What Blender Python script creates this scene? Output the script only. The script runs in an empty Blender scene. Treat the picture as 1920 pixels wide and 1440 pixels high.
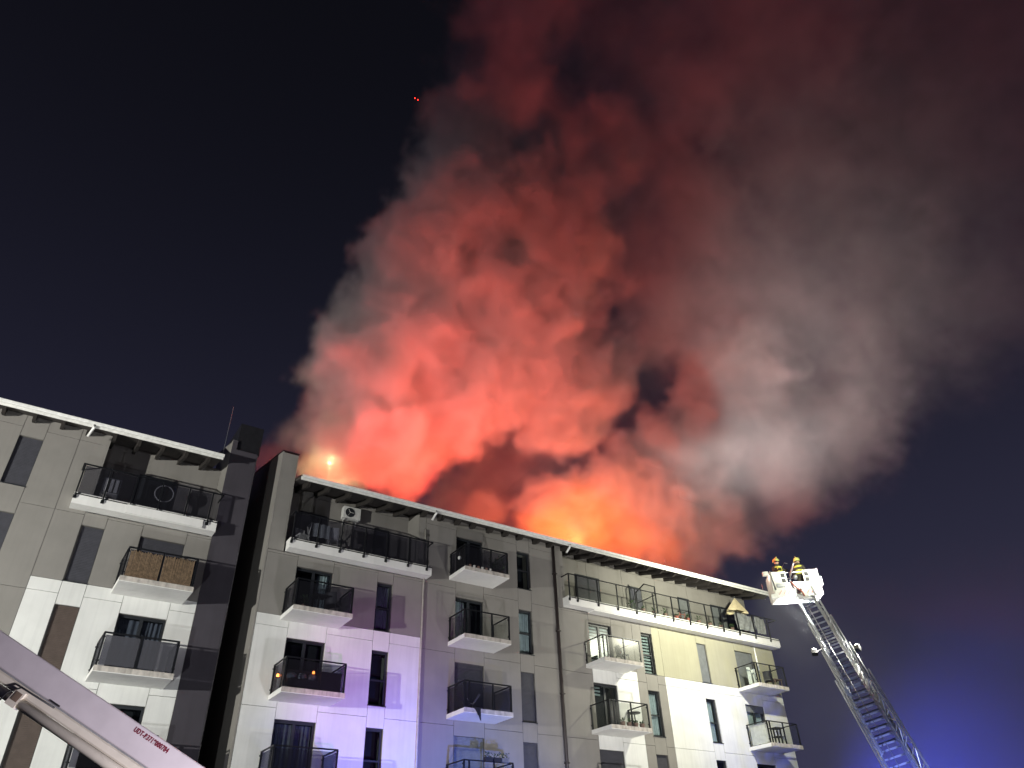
import bpy, math, random
from mathutils import Vector, Matrix
random.seed(11)
sc = bpy.context.scene
C = sc.collection

# ------------------------------------------------------------------ camera
FPX = 1385.0
RM = Matrix(((0.83571988, 0.30013939, 0.45987893),
             (-0.54832973, 0.50199323, 0.66883279),
             (-0.03011305, -0.81112215, 0.58410107)))      # camera (right, down, forward) -> world
CAMZ = 1.6
cam_d = bpy.data.cameras.new('camera')
cam_d.sensor_width = 36.0
cam_d.lens = FPX / 1920 * 36
cam_d.clip_start = 0.1
cam_d.clip_end = 6000
cam = bpy.data.objects.new('camera', cam_d)
C.objects.link(cam)
rt = RM @ Vector((1, 0, 0)); upv = RM @ Vector((0, -1, 0)); bk = RM @ Vector((0, 0, -1))
cam.matrix_world = Matrix(((rt.x, upv.x, bk.x, 0), (rt.y, upv.y, bk.y, 0), (rt.z, upv.z, bk.z, CAMZ), (0, 0, 0, 1)))
sc.camera = cam


def ray(x, y):
    return RM @ Vector((x - 960, y - 720, FPX))


def atY(x, y, Y):                      # the point of the vertical plane y=Y seen at that pixel
    d = ray(x, y); p = d * (Y / d.y); p.z += CAMZ; return p


def atD(x, y, dist):
    d = ray(x, y); d.normalize(); p = d * dist; p.z += CAMZ; return p


# ------------------------------------------------------------------ render settings, sky, sun
sc.render.engine = 'CYCLES'
cy = sc.cycles
cy.use_denoising = True
try:
    cy.denoiser = 'OPENIMAGEDENOISE'
except Exception:
    pass
cy.max_bounces = 6
cy.diffuse_bounces = 3
cy.glossy_bounces = 2
cy.transmission_bounces = 4
cy.transparent_max_bounces = 10
cy.volume_bounces = 3
cy.volume_step_rate = 2.6
cy.volume_max_steps = 256
cy.sample_clamp_indirect = 6.0
cy.caustics_reflective = False
cy.caustics_refractive = False
sc.view_settings.view_transform = 'Standard'
sc.view_settings.look = 'None'
sc.view_settings.exposure = 0.0
sc.view_settings.gamma = 1.0

W = bpy.data.worlds.new('World'); sc.world = W; W.use_nodes = True
nt = W.node_tree
bgn = nt.nodes['Background']
sky = nt.nodes.new('ShaderNodeTexSky'); sky.sky_type = 'NISHITA'; sky.sun_disc = False
MOON_EL, MOON_ROT = math.radians(3.0), math.radians(200.0)
sky.sun_elevation = MOON_EL; sky.sun_rotation = MOON_ROT
sky.air_density = 1.0; sky.dust_density = 0.2; sky.ozone_density = 4.0
sk = nt.nodes.new('ShaderNodeVectorMath'); sk.operation = 'SCALE'; sk.inputs['Scale'].default_value = 0.05
nt.links.new(sky.outputs[0], sk.inputs[0])
# town glow on the night sky, the same all round, fading towards the zenith
tcw = nt.nodes.new('ShaderNodeTexCoord'); sep = nt.nodes.new('ShaderNodeSeparateXYZ'); nt.links.new(tcw.outputs['Generated'], sep.inputs[0])
iv = nt.nodes.new('ShaderNodeMath'); iv.operation = 'SUBTRACT'; iv.use_clamp = True; iv.inputs[0].default_value = 1.0; nt.links.new(sep.outputs['Z'], iv.inputs[1])
pw_ = nt.nodes.new('ShaderNodeMath'); pw_.operation = 'POWER'; pw_.inputs[1].default_value = 2.2; nt.links.new(iv.outputs[0], pw_.inputs[0])
gl_ = nt.nodes.new('ShaderNodeVectorMath'); gl_.operation = 'SCALE'; gl_.inputs[0].default_value = (0.92, 0.86, 1.75); nt.links.new(pw_.outputs[0], gl_.inputs['Scale'])
ad_ = nt.nodes.new('ShaderNodeVectorMath'); ad_.operation = 'ADD'; nt.links.new(sk.outputs[0], ad_.inputs[0]); nt.links.new(gl_.outputs[0], ad_.inputs[1])
ad2 = nt.nodes.new('ShaderNodeVectorMath'); ad2.operation = 'ADD'; ad2.inputs[1].default_value = (0.07, 0.062, 0.085); nt.links.new(ad_.outputs[0], ad2.inputs[0])
nt.links.new(ad2.outputs[0], bgn.inputs[0])
bgn.inputs[1].default_value = 0.05

ml = bpy.data.lights.new('moonlight', 'SUN'); ml.energy = 0.004; ml.angle = math.radians(0.5); ml.color = (0.8, 0.87, 1.0)
mo = bpy.data.objects.new('moonlight', ml); C.objects.link(mo)
mo.rotation_euler = (math.radians(60), 0, math.radians(160))


def lamp(name, kind, loc, power, col, aim=None, size=0.2, spot=60, blend=0.5, parent=None):
    l = bpy.data.lights.new(name, kind); l.energy = power; l.color = col
    l.shadow_soft_size = size
    if kind == 'SPOT':
        l.spot_size = math.radians(spot); l.spot_blend = blend
    o = bpy.data.objects.new(name, l); C.objects.link(o); o.location = loc
    if aim is not None:
        o.rotation_euler = (Vector(aim) - Vector(loc)).to_track_quat('-Z', 'Y').to_euler()
    if parent is not None:
        o.parent = parent; o.matrix_parent_inverse = Matrix.Translation(-Vector(parent.location))
    return o


# floodlights and beacons of the fire engines standing in the street (out of the frame), and an added boom fill
lamp('floodlight_white', 'SPOT', (-20, 12, 6.2), 35000, (1.0, 1.0, 0.92), (3, 28, 11), 0.12, 62, 1.0)
lamp('floodlight_high', 'SPOT', (-20.5, 12.4, 6.6), 15000, (1.0, 0.90, 0.90), (13.5, 33, 34), 0.12, 36, 1.0)
lamp('floodlight_low', 'SPOT', (-1.0, 15.0, 1.4), 2300, (0.96, 1.0, 1.0), (1.5, 28, 11), 0.2, 80, 0.9)
lamp('floodlight_low', 'SPOT', (12.0, 15.0, 1.4), 2400, (0.95, 0.92, 1.0), (16.0, 28, 11), 0.2, 88, 0.9)
lamp('floodlight_low', 'SPOT', (21.5, 13.5, 1.4), 6600, (1.0, 0.98, 0.92), (24.5, 28, 12), 0.2, 72, 1.0)
lamp('beacon_magenta', 'SPOT', (7.5, 14, 2.6), 3600, (0.80, 0.14, 1.0), (12.4, 28, 8.8), 0.1, 32, 1.0)
lamp('beacon_blue', 'SPOT', (15, 18, 2.0), 8000, (0.10, 0.20, 1.0), (15.0, 28, 2.6), 0.1, 86, 0.9)
lamp('boom_fill', 'SPOT', (3.8, 4.6, 0.9), 2000, (0.95, 0.90, 1.0), (1.2, 9, 2.8), 0.15, 80, 0.9)  # added fill, placed to brighten the boom face and its underside
lamp('beacon_blue', 'SPOT', (39.0, 29.5, 2.5), 60000, (0.05, 0.085, 1.0), (50, 27.5, 8.0), 0.15, 70, 1.0)
lamp('beacon_blue', 'SPOT', (24.0, 11.0, 2.0), 6500, (0.10, 0.16, 1.0), (27.3, 16.2, 4.2), 0.1, 34, 1.0)

# ------------------------------------------------------------------ materials


def newmat(name):
    m = bpy.data.materials.new(name); m.use_nodes = True
    return m, m.node_tree, m.node_tree.nodes['Principled BSDF']


def plaster(name, col, var=0.10, rough=0.85, streak=0.12, scale=1.3):
    """painted render: mottling, vertical rain streaks, fine relief"""
    m, t, b = newmat(name)
    N, L = t.nodes, t.links
    tc = N.new('ShaderNodeTexCoord')
    n1 = N.new('ShaderNodeTexNoise'); n1.inputs['Scale'].default_value = scale; n1.inputs['Detail'].default_value = 6
    L.new(tc.outputs['Object'], n1.inputs['Vector'])
    mp = N.new('ShaderNodeMapping'); mp.inputs['Scale'].default_value = (7.0, 7.0, 0.35)
    L.new(tc.outputs['Object'], mp.inputs['Vector'])
    n2 = N.new('ShaderNodeTexNoise'); n2.inputs['Scale'].default_value = 1.0; n2.inputs['Detail'].default_value = 4
    L.new(mp.outputs[0], n2.inputs['Vector'])
    r1 = N.new('ShaderNodeMapRange'); r1.inputs[1].default_value = 0.3; r1.inputs[2].default_value = 0.7
    r1.inputs[3].default_value = 1 - var; r1.inputs[4].default_value = 1 + var
    L.new(n1.outputs[0], r1.inputs[0])
    r2 = N.new('ShaderNodeMapRange'); r2.inputs[1].default_value = 0.45; r2.inputs[2].default_value = 0.8
    r2.inputs[3].default_value = 1.0; r2.inputs[4].default_value = 1 - streak
    L.new(n2.outputs[0], r2.inputs[0])
    mu = N.new('ShaderNodeMath'); mu.operation = 'MULTIPLY'
    L.new(r1.outputs[0], mu.inputs[0]); L.new(r2.outputs[0], mu.inputs[1])
    vm = N.new('ShaderNodeVectorMath'); vm.operation = 'SCALE'; vm.inputs[0].default_value = col
    L.new(mu.outputs[0], vm.inputs['Scale'])
    L.new(vm.outputs[0], b.inputs['Base Color'])
    b.inputs['Roughness'].default_value = rough
    n3 = N.new('ShaderNodeTexNoise'); n3.inputs['Scale'].default_value = 60; n3.inputs['Detail'].default_value = 3
    L.new(tc.outputs['Object'], n3.inputs['Vector'])
    bp = N.new('ShaderNodeBump'); bp.inputs['Strength'].default_value = 0.25; bp.inputs['Distance'].default_value = 0.01
    L.new(n3.outputs[0], bp.inputs['Height']); L.new(bp.outputs[0], b.inputs['Normal'])
    return m


def plain(name, col, rough=0.5, metal=0.0, var=0.12, scale=6.0):
    m, t, b = newmat(name)
    N, L = t.nodes, t.links
    tc = N.new('ShaderNodeTexCoord')
    n1 = N.new('ShaderNodeTexNoise'); n1.inputs['Scale'].default_value = scale; n1.inputs['Detail'].default_value = 4
    L.new(tc.outputs['Object'], n1.inputs['Vector'])
    r1 = N.new('ShaderNodeMapRange'); r1.inputs[1].default_value = 0.3; r1.inputs[2].default_value = 0.7
    r1.inputs[3].default_value = 1 - var; r1.inputs[4].default_value = 1 + var
    L.new(n1.outputs[0], r1.inputs[0])
    vm = N.new('ShaderNodeVectorMath'); vm.operation = 'SCALE'; vm.inputs[0].default_value = col
    L.new(r1.outputs[0], vm.inputs['Scale']); L.new(vm.outputs[0], b.inputs['Base Color'])
    b.inputs['Roughness'].default_value = rough; b.inputs['Metallic'].default_value = metal
    return m


def glass(name, tint, gloss=0.12, milky=0.0, mcol=(0.3, 0.3, 0.32)):
    m = bpy.data.materials.new(name); m.use_nodes = True
    t = m.node_tree; N, L = t.nodes, t.links
    N.remove(N['Principled BSDF'])
    out = N['Material Output']
    tr = N.new('ShaderNodeBsdfTransparent'); tr.inputs[0].default_value = (*tint, 1)
    df = N.new('ShaderNodeBsdfDiffuse'); df.inputs[0].default_value = (*mcol, 1)
    mx0 = N.new('ShaderNodeMixShader'); mx0.inputs[0].default_value = milky
    L.new(tr.outputs[0], mx0.inputs[1]); L.new(df.outputs[0], mx0.inputs[2])
    gl = N.new('ShaderNodeBsdfGlossy'); gl.inputs['Roughness'].default_value = 0.22
    lw_ = N.new('ShaderNodeLayerWeight'); lw_.inputs[0].default_value = 0.25
    fr = N.new('ShaderNodeMath'); fr.operation = 'MULTIPLY'; fr.inputs[1].default_value = gloss
    L.new(lw_.outputs['Facing'], fr.inputs[0])
    mx = N.new('ShaderNodeMixShader')
    L.new(fr.outputs[0], mx.inputs[0]); L.new(mx0.outputs[0], mx.inputs[1]); L.new(gl.outputs[0], mx.inputs[2])
    L.new(mx.outputs[0], out.inputs['Surface'])
    return m


def emit(name, col, strength):
    m = bpy.data.materials.new(name); m.use_nodes = True
    t = m.node_tree; N, L = t.nodes, t.links
    N.remove(N['Principled BSDF'])
    e = N.new('ShaderNodeEmission'); e.inputs[0].default_value = (*col, 1); e.inputs[1].default_value = strength
    L.new(e.outputs[0], N['Material Output'].inputs['Surface'])
    return m


M = dict(
    white=plaster('white_render', (0.70, 0.70, 0.68), 0.06, streak=0.10),
    grey=plaster('grey_render', (0.235, 0.222, 0.205), 0.06, streak=0.05),
    cream=plaster('cream_render', (0.34, 0.325, 0.24), 0.05, streak=0.08),
    dark=plaster('charcoal_render', (0.052, 0.046, 0.058), 0.10, streak=0.15),
    core=plain('joint_backing', (0.10, 0.095, 0.09), 0.9),  # dark backing board visible in the gaps between panels
    room_board=plain('room_black', (0.012, 0.012, 0.014), 0.9),
    slab=plaster('white_concrete', (0.78, 0.77, 0.75), 0.05, streak=0.06, scale=1.5),
    slab_edge=plaster('stained_concrete', (0.50, 0.46, 0.42), 0.25, streak=0.45, scale=5),
    frame=plain('anthracite_frame', (0.022, 0.025, 0.030), 0.45),
    rail=plain('black_steel', (0.012, 0.013, 0.016), 0.4, 0.3),
    gutter=plain('white_gutter', (0.74, 0.74, 0.71), 0.4),
    pipe=plain('brown_pipe', (0.030, 0.022, 0.022), 0.5),
    palepipe=plain('pale_pipe', (0.42, 0.40, 0.36), 0.5),
    timber=plain('dark_timber', (0.022, 0.018, 0.016), 0.8, var=0.3),
    soffit=plain('soffit_boards', (0.05, 0.043, 0.04), 0.8, var=0.3),
    tile=plain('roof_tiles', (0.05, 0.03, 0.025), 0.7, var=0.3),
    capmetal=plain('cap_flashing', (0.04, 0.04, 0.045), 0.4, 0.6),
    pane=glass('window_glass', (0.80, 0.84, 0.86)),
    clear=glass('clear_balustrade_glass', (0.93, 0.94, 0.93)),
    smoky=glass('smoked_balustrade_glass', (0.62, 0.62, 0.66), milky=0.06, mcol=(0.10, 0.10, 0.12)),
    milky=glass('milky_balustrade_glass', (0.62, 0.62, 0.66), milky=0.45, mcol=(0.13, 0.13, 0.15)),
    shutter=plain('grey_roller_shutter', (0.16, 0.17, 0.175), 0.6),
    dshutter=plain('charcoal_roller_shutter', (0.052, 0.052, 0.064), 0.6),
    bshutter=plain('brown_roller_shutter', (0.085, 0.062, 0.052), 0.6),
    curtain=plain('pale_curtain', (0.46, 0.50, 0.48), 0.9),
    dcurtain=plain('dark_curtain', (0.10, 0.10, 0.125), 0.9),
    blind=plain('striped_blind', (0.42, 0.47, 0.42), 0.8),
    reed=plain('reed_screen', (0.17, 0.115, 0.07), 0.9, var=0.35, scale=14),
    whiteplastic=plain('white_plastic', (0.62, 0.62, 0.60), 0.45),
    greyfab=plain('grey_fabric', (0.26, 0.26, 0.27), 0.95, var=0.25),
    beige=plain('beige_canvas', (0.62, 0.53, 0.34), 0.9),
    blackfab=plain('black_fabric', (0.012, 0.012, 0.015), 0.95),
    black=plain('black_plastic', (0.02, 0.02, 0.022), 0.5),
    wood=plain('weathered_wood', (0.16, 0.11, 0.08), 0.8, var=0.3),
    leaf=plain('plant_leaf', (0.045, 0.075, 0.03), 0.6, var=0.5, scale=12),
    pot=plain('plant_pot', (0.20, 0.13, 0.11), 0.7),
    redpot=plain('red_pot', (0.32, 0.10, 0.08), 0.7),
    patfab=plain('patterned_fabric', (0.16, 0.20, 0.22), 0.95, var=0.6, scale=9),
    boom=plain('boom_paint', (0.55, 0.50, 0.52), 0.35, var=0.05),
    boompipe=plain('boom_pipe', (0.62, 0.57, 0.48), 0.4, var=0.08),
    redpaint=plain('red_lettering', (0.17, 0.010, 0.03), 0.5),
    ladder=plain('ladder_alloy', (0.46, 0.47, 0.50), 0.38, 0.6),
    basket=plain('basket_white', (0.74, 0.74, 0.66), 0.4),
    redstripe=plain('red_reflective', (0.55, 0.02, 0.03), 0.4),
    coat=plain('firefighter_coat', (0.05, 0.045, 0.035), 0.85),
    hivis=plain('lime_reflective', (0.62, 0.62, 0.10), 0.5),
    helmet=plain('lime_helmet', (0.62, 0.66, 0.20), 0.3),
    skin=plain('skin', (0.42, 0.26, 0.19), 0.6),
    visor=plain('visor', (0.02, 0.02, 0.02), 0.15),
    asphalt=plaster('asphalt', (0.05, 0.05, 0.052), 0.2, streak=0.0),
    steel=plain('galvanised_steel', (0.35, 0.36, 0.38), 0.4, 0.8),
    lampglow=emit('lamp_glow', (1.0, 0.97, 0.85), 60),
    farglow=emit('far_lamp_glow', (1.0, 0.85, 0.45), 90),
    lantern=emit('lantern_glow', (1.0, 0.22, 0.04), 9),
    redglow=emit('red_beacon_glow', (1.0, 0.03, 0.02), 6),
)

# ------------------------------------------------------------------ geometry helpers


class MB:
    def __init__(s):
        s.v = []; s.f = []; s.smooth = False

    def box(s, x0, x1, y0, y1, z0, z1, m=None):
        k = len(s.v)
        P = [(x0, y0, z0), (x1, y0, z0), (x1, y1, z0), (x0, y1, z0), (x0, y0, z1), (x1, y0, z1), (x1, y1, z1), (x0, y1, z1)]
        if m is not None:
            P = [tuple(m @ Vector(p)) for p in P]
        s.v += P
        s.f += [(k, k + 3, k + 2, k + 1), (k + 4, k + 5, k + 6, k + 7), (k, k + 1, k + 5, k + 4), (k + 1, k + 2, k + 6, k + 5), (k + 2, k + 3, k + 7, k + 6), (k + 3, k, k + 4, k + 7)]
        return s

    def bar(s, p, q, w, h=None, up=(0, 0, 1)):
        """rectangular bar from p to q"""
        p, q = Vector(p), Vector(q); h = h or w
        d = (q - p); ln = d.length
        if ln < 1e-6: return s
        d.normalize(); u = Vector(up)
        if abs(d.dot(u)) > 0.98: u = Vector((0, 1, 0)) if abs(d.y) < 0.9 else Vector((1, 0, 0))
        a = d.cross(u).normalized(); b = a.cross(d).normalized()
        k = len(s.v)
        for e in (p, q):
            for i, j in ((-1, -1), (1, -1), (1, 1), (-1, 1)):
                s.v.append(tuple(e + a * (i * w / 2) + b * (j * h / 2)))
        s.f += [(k + 3, k + 2, k + 1, k), (k + 4, k + 5, k + 6, k + 7)]
        for i in range(4):
            j = (i + 1) % 4
            s.f.append((k + i, k + j, k + 4 + j, k + 4 + i))
        return s

    def tube(s, pts, r, n=8, caps=True):
        pts = [Vector(p) for p in pts]
        k = len(s.v)
        rs = r if isinstance(r, (list, tuple)) else [r] * len(pts)
        for i, p in enumerate(pts):
            d = (pts[min(i + 1, len(pts) - 1)] - pts[max(i - 1, 0)]).normalized()
            u = Vector((0, 0, 1)) if abs(d.z) < 0.95 else Vector((1, 0, 0))
            a = d.cross(u).normalized(); b = a.cross(d)
            for j in range(n):
                t = 2 * math.pi * j / n
                s.v.append(tuple(p + (a * math.cos(t) + b * math.sin(t)) * rs[i]))
        for i in range(len(pts) - 1):
            for j in range(n):
                s.f.append((k + i * n + j, k + i * n + (j + 1) % n, k + (i + 1) * n + (j + 1) % n, k + (i + 1) * n + j))
        if caps:
            s.f.append(tuple(k + j for j in reversed(range(n))))
            s.f.append(tuple(k + (len(pts) - 1) * n + j for j in range(n)))
        return s

    def lathe(s, prof, c=(0, 0, 0), n=14):
        """prof: list of (radius, z)"""
        k = len(s.v)
        for r, z in prof:
            for j in range(n):
                t = 2 * math.pi * j / n
                s.v.append((c[0] + r * math.cos(t), c[1] + r * math.sin(t), c[2] + z))
        for i in range(len(prof) - 1):
            for j in range(n):
                s.f.append((k + i * n + j, k + i * n + (j + 1) % n, k + (i + 1) * n + (j + 1) % n, k + (i + 1) * n + j))
        s.f.append(tuple(k + j for j in reversed(range(n))))
        s.f.append(tuple(k + (len(prof) - 1) * n + j for j in range(n)))
        return s

    def torus(s, R, r, m, n=32, k2=8):
        k = len(s.v)
        for i in range(n):
            a = 2 * math.pi * i / n
            for j in range(k2):
                b = 2 * math.pi * j / k2
                s.v.append(tuple(m @ Vector(((R + r * math.cos(b)) * math.cos(a), r * math.sin(b), (R + r * math.cos(b)) * math.sin(a)))))
        for i in range(n):
            for j in range(k2):
                s.f.append((k + i * k2 + j, k + ((i + 1) % n) * k2 + j, k + ((i + 1) % n) * k2 + (j + 1) % k2, k + i * k2 + (j + 1) % k2))
        return s

    def prism(s, poly, axis, a0, a1):
        """extrude a polygon given in the two other axes along axis"""
        k = len(s.v); n = len(poly)
        for a in (a0, a1):
            for (u, w) in poly:
                s.v.append((a, u, w) if axis == 'x' else (u, a, w) if axis == 'y' else (u, w, a))
        s.f.append(tuple(k + i for i in range(n))); s.f.append(tuple(k + n + i for i in reversed(range(n))))
        for i in range(n):
            j = (i + 1) % n
            s.f.append((k + j, k + i, k + n + i, k + n + j))
        return s

    def sheet(s, fn, nu, nv):
        k = len(s.v)
        for i in range(nu + 1):
            for j in range(nv + 1):
                s.v.append(tuple(fn(i / nu, j / nv)))
        for i in range(nu):
            for j in range(nv):
                a = k + i * (nv + 1) + j
                s.f.append((a, a + 1, a + nv + 2, a + nv + 1))
        return s

    def sphere(s, c, r, n=12, k2=8, sq=(1, 1, 1)):
        prof = [(max(1e-3, math.sin(math.pi * i / k2)) * r, -math.cos(math.pi * i / k2) * r * sq[2]) for i in range(k2 + 1)]
        return s.lathe(prof, c, n)

    def mesh(s, name, mat):
        me = bpy.data.meshes.new(name)
        me.from_pydata(s.v, [], s.f); me.validate()
        if mat is not None: me.materials.append(mat)
        if s.smooth:
            for p in me.polygons: p.use_smooth = True
        me.update()
        return me

    def build(s, name, mat, parent=None, smooth=False):
        s.smooth = smooth
        o = bpy.data.objects.new(name, s.mesh(name, mat)); C.objects.link(o)
        if parent is not None:
            o.parent = parent
            o.matrix_parent_inverse = Matrix.Translation(-wloc(parent))
        return o


def wloc(o):               # parts carry no offset of their own, only a thing's Empty does
    return o.location.copy() if o.type == 'EMPTY' else Vector((0, 0, 0))


def tag(o, label=None, cat=None, group=None, kind=None):
    if label: o['label'] = label
    if cat: o['category'] = cat
    if group: o['group'] = group
    if kind: o['kind'] = kind
    return o


def thing(name, loc, label, cat, group=None, rz=0.0):
    o = bpy.data.objects.new(name, None); C.objects.link(o); o.location = loc
    o.rotation_euler = (0, 0, rz); o.empty_display_size = 0.3
    return tag(o, label, cat, group)


def lpart(mb, name, mat, root, smooth=False):
    """a part given in the thing's own coordinates"""
    mb.smooth = smooth
    o = bpy.data.objects.new(name, mb.mesh(name, mat)); C.objects.link(o); o.parent = root
    return o


def lmesh(mb, name, mat, loc, label, cat, group=None, rz=0.0, smooth=False):
    """a thing that is one mesh, in its own coordinates"""
    mb.smooth = smooth
    o = bpy.data.objects.new(name, mb.mesh(name, mat)); C.objects.link(o); o.location = loc
    o.rotation_euler = (0, 0, rz)
    return tag(o, label, cat, group)


# ------------------------------------------------------------------ ground
g = MB(); g.box(-400, 500, -300, 600, -0.3, 0.0)
tag(g.build('street', M['asphalt']), kind='structure')

# ------------------------------------------------------------------ the two blocks
Y0 = 28.0                 # plane of the street front
LOG = 29.2                # back wall of the top floor terraces
EAVE_Y = 27.28            # front of the eaves
SL = 0.28                 # roof pitch


def soff(y):              # underside of the roof boards
    return 16.60 + SL * (y - EAVE_Y)


FLOORS = {1: (14.16, 16.03), 2: (11.15, 13.15), 3: (8.30, 10.35), 4: (5.45, 7.50)}
SLABB = {1: 13.86, 2: 10.95, 3: 8.08, 4: 5.22}
JOINTS = [0.3, 2.2, 5.02, 7.87, 10.70, 13.53, 16.33]
G = 0.008


def panel(x0, x1, z0, z1, mat, parent, y=Y0):
    if x1 - x0 < 0.03 or z1 - z0 < 0.03: return
    jig = random.uniform(-0.002, 0.002)
    MB().box(x0 + G, x1 - G, y + jig, y + 0.06, z0 + G, z1 - G).build('facade_panel', mat, parent)


def facade(cuts, cols, holes, top, parent, bottom=0.3):
    """cuts: sorted x; cols: fn(x,z)->material key; holes: list (x0,x1,z0,z1)"""
    for a, b in zip(cuts[:-1], cuts[1:]):
        mid = (a + b) / 2
        hs = sorted([h for h in holes if h[0] < mid < h[1]], key=lambda h: h[2])
        t = top(mid)
        if hs:
            z = bottom
            for h in hs:
                if h[2] > z: split(a, b, z, min(h[2], t), cols, parent)
                z = h[3]
            if z < t: split(a, b, z, t, cols, parent)
        else:
            zs = [bottom] + [j for j in JOINTS if bottom < j < t] + [t]
            for z0, z1 in zip(zs[:-1], zs[1:]):
                split(a, b, z0, z1, cols, parent)


def split(a, b, z0, z1, cols, parent):
    cb = 11.13
    if z0 < cb - 0.05 and z1 > cb + 0.05 and cols((a + b) / 2, cb - 0.1) != cols((a + b) / 2, cb + 0.1):
        panel(a, b, z0, cb, M[cols((a + b) / 2, z0 + 0.01)], parent)
        panel(a, b, cb, z1, M[cols((a + b) / 2, z1 - 0.01)], parent)
    else:
        panel(a, b, z0, z1, M[cols((a + b) / 2, (z0 + z1) / 2)], parent)


def window(parent, x0, x1, z0, z1, style, door=False, y=Y0, sill=True):
    """one window: dark frame with panes, transom, and whatever hangs behind it"""
    fy0, fy1 = y + 0.14, y + 0.21
    fw = 0.07
    f = MB()
    f.box(x0, x0 + fw, fy0, fy1, z0, z1); f.box(x1 - fw, x1, fy0, fy1, z0, z1)
    f.box(x0 + fw, x1 - fw, fy0, fy1, z1 - fw - 0.02, z1); f.box(x0 + fw, x1 - fw, fy0, fy1, z0, z0 + fw)
    if door:
        xm = (x0 + x1) / 2
        f.box(xm - 0.055, xm + 0.055, fy0 - 0.01, fy1, z0 + fw, z1 - fw - 0.02)
        panes = [(x0 + fw, xm - 0.055, z0 + fw, z1 - fw - 0.02), (xm + 0.055, x1 - fw, z0 + fw, z1 - fw - 0.02)]
    else:
        zt = z0 + 0.95
        f.box(x0 + fw, x1 - fw, fy0, fy1, zt - 0.03, zt + 0.03)
        panes = [(x0 + fw, x1 - fw, z0 + fw, zt - 0.03), (x0 + fw, x1 - fw, zt + 0.03, z1 - fw - 0.02)]
    o = f.build('window', M['frame'], parent)
    rv = MB()   # interior darkness comes from the black colour of the room behind
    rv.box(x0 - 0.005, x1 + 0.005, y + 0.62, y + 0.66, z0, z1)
    rv.build('room_board', M['room_board'], o)
    if style in ('shutter', 'dshutter', 'bshutter', 'half'):
        zb = z0 + 0.02 if style != 'half' else z1 - 0.35
        mk = 'shutter' if style == 'half' else style
        s = MB(); z = z1 - 0.003
        while z - 0.055 > zb:
            s.box(x0 + 0.012, x1 - 0.012, fy0 - 0.035, fy0 - 0.018, z - 0.050, z); z -= 0.055
        s.box(x0 + 0.012, x1 - 0.012, fy0 - 0.017, fy0 - 0.010, zb, z1 - 0.004)
        s.build('roller_shutter', M[mk], o)
    if style in ('shutter', 'dshutter', 'bshutter'):
        pass
    else:
        for p in panes:
            MB().box(p[0], p[1], fy0 + 0.03, fy0 + 0.04, p[2], p[3]).build('pane', M['pane'], o)
        if style in ('curtain', 'dcurtain', 'lcurtain', 'half', 'rcurtain'):
            cx0, cx1 = x0 + 0.08, x1 - 0.08
            if style == 'lcurtain': cx1 = x0 + (x1 - x0) * 0.40
            if style == 'rcurtain': cx0 = x0 + (x1 - x0) * 0.62
            n = 24
            MB().sheet(lambda u, v: (cx0 + (cx1 - cx0) * u, fy1 + 0.06 + 0.025 * math.sin(u * (cx1 - cx0) * 38 + 2 * math.sin(u * 9)), z0 + 0.05 + (z1 - z0 - 0.15) * v), n * 2, 1).build(
                'curtain', M['dcurtain' if style == 'dcurtain' else 'curtain'], o, True)
        if style in ('zebra', 'tzebra'):
            zz = z1 - 0.12; lim = z0 + 0.1 if style == 'zebra' else z1 - 0.5
            xe = x1 if style == 'zebra' else x0 + (x1 - x0) * 0.42
            while zz > lim:
                MB().box(x0 + 0.08, xe - 0.08, fy1 + 0.02, fy1 + 0.03, zz - 0.085, zz).build('blind_slat', M['blind'], o); zz -= 0.155
    if sill:
        MB().box(x0 - 0.03, x1 + 0.03, y - 0.035, y + 0.14, z0 - 0.03, z0 - 0.002).build('sill', M['frame'], o)
    return o


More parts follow.
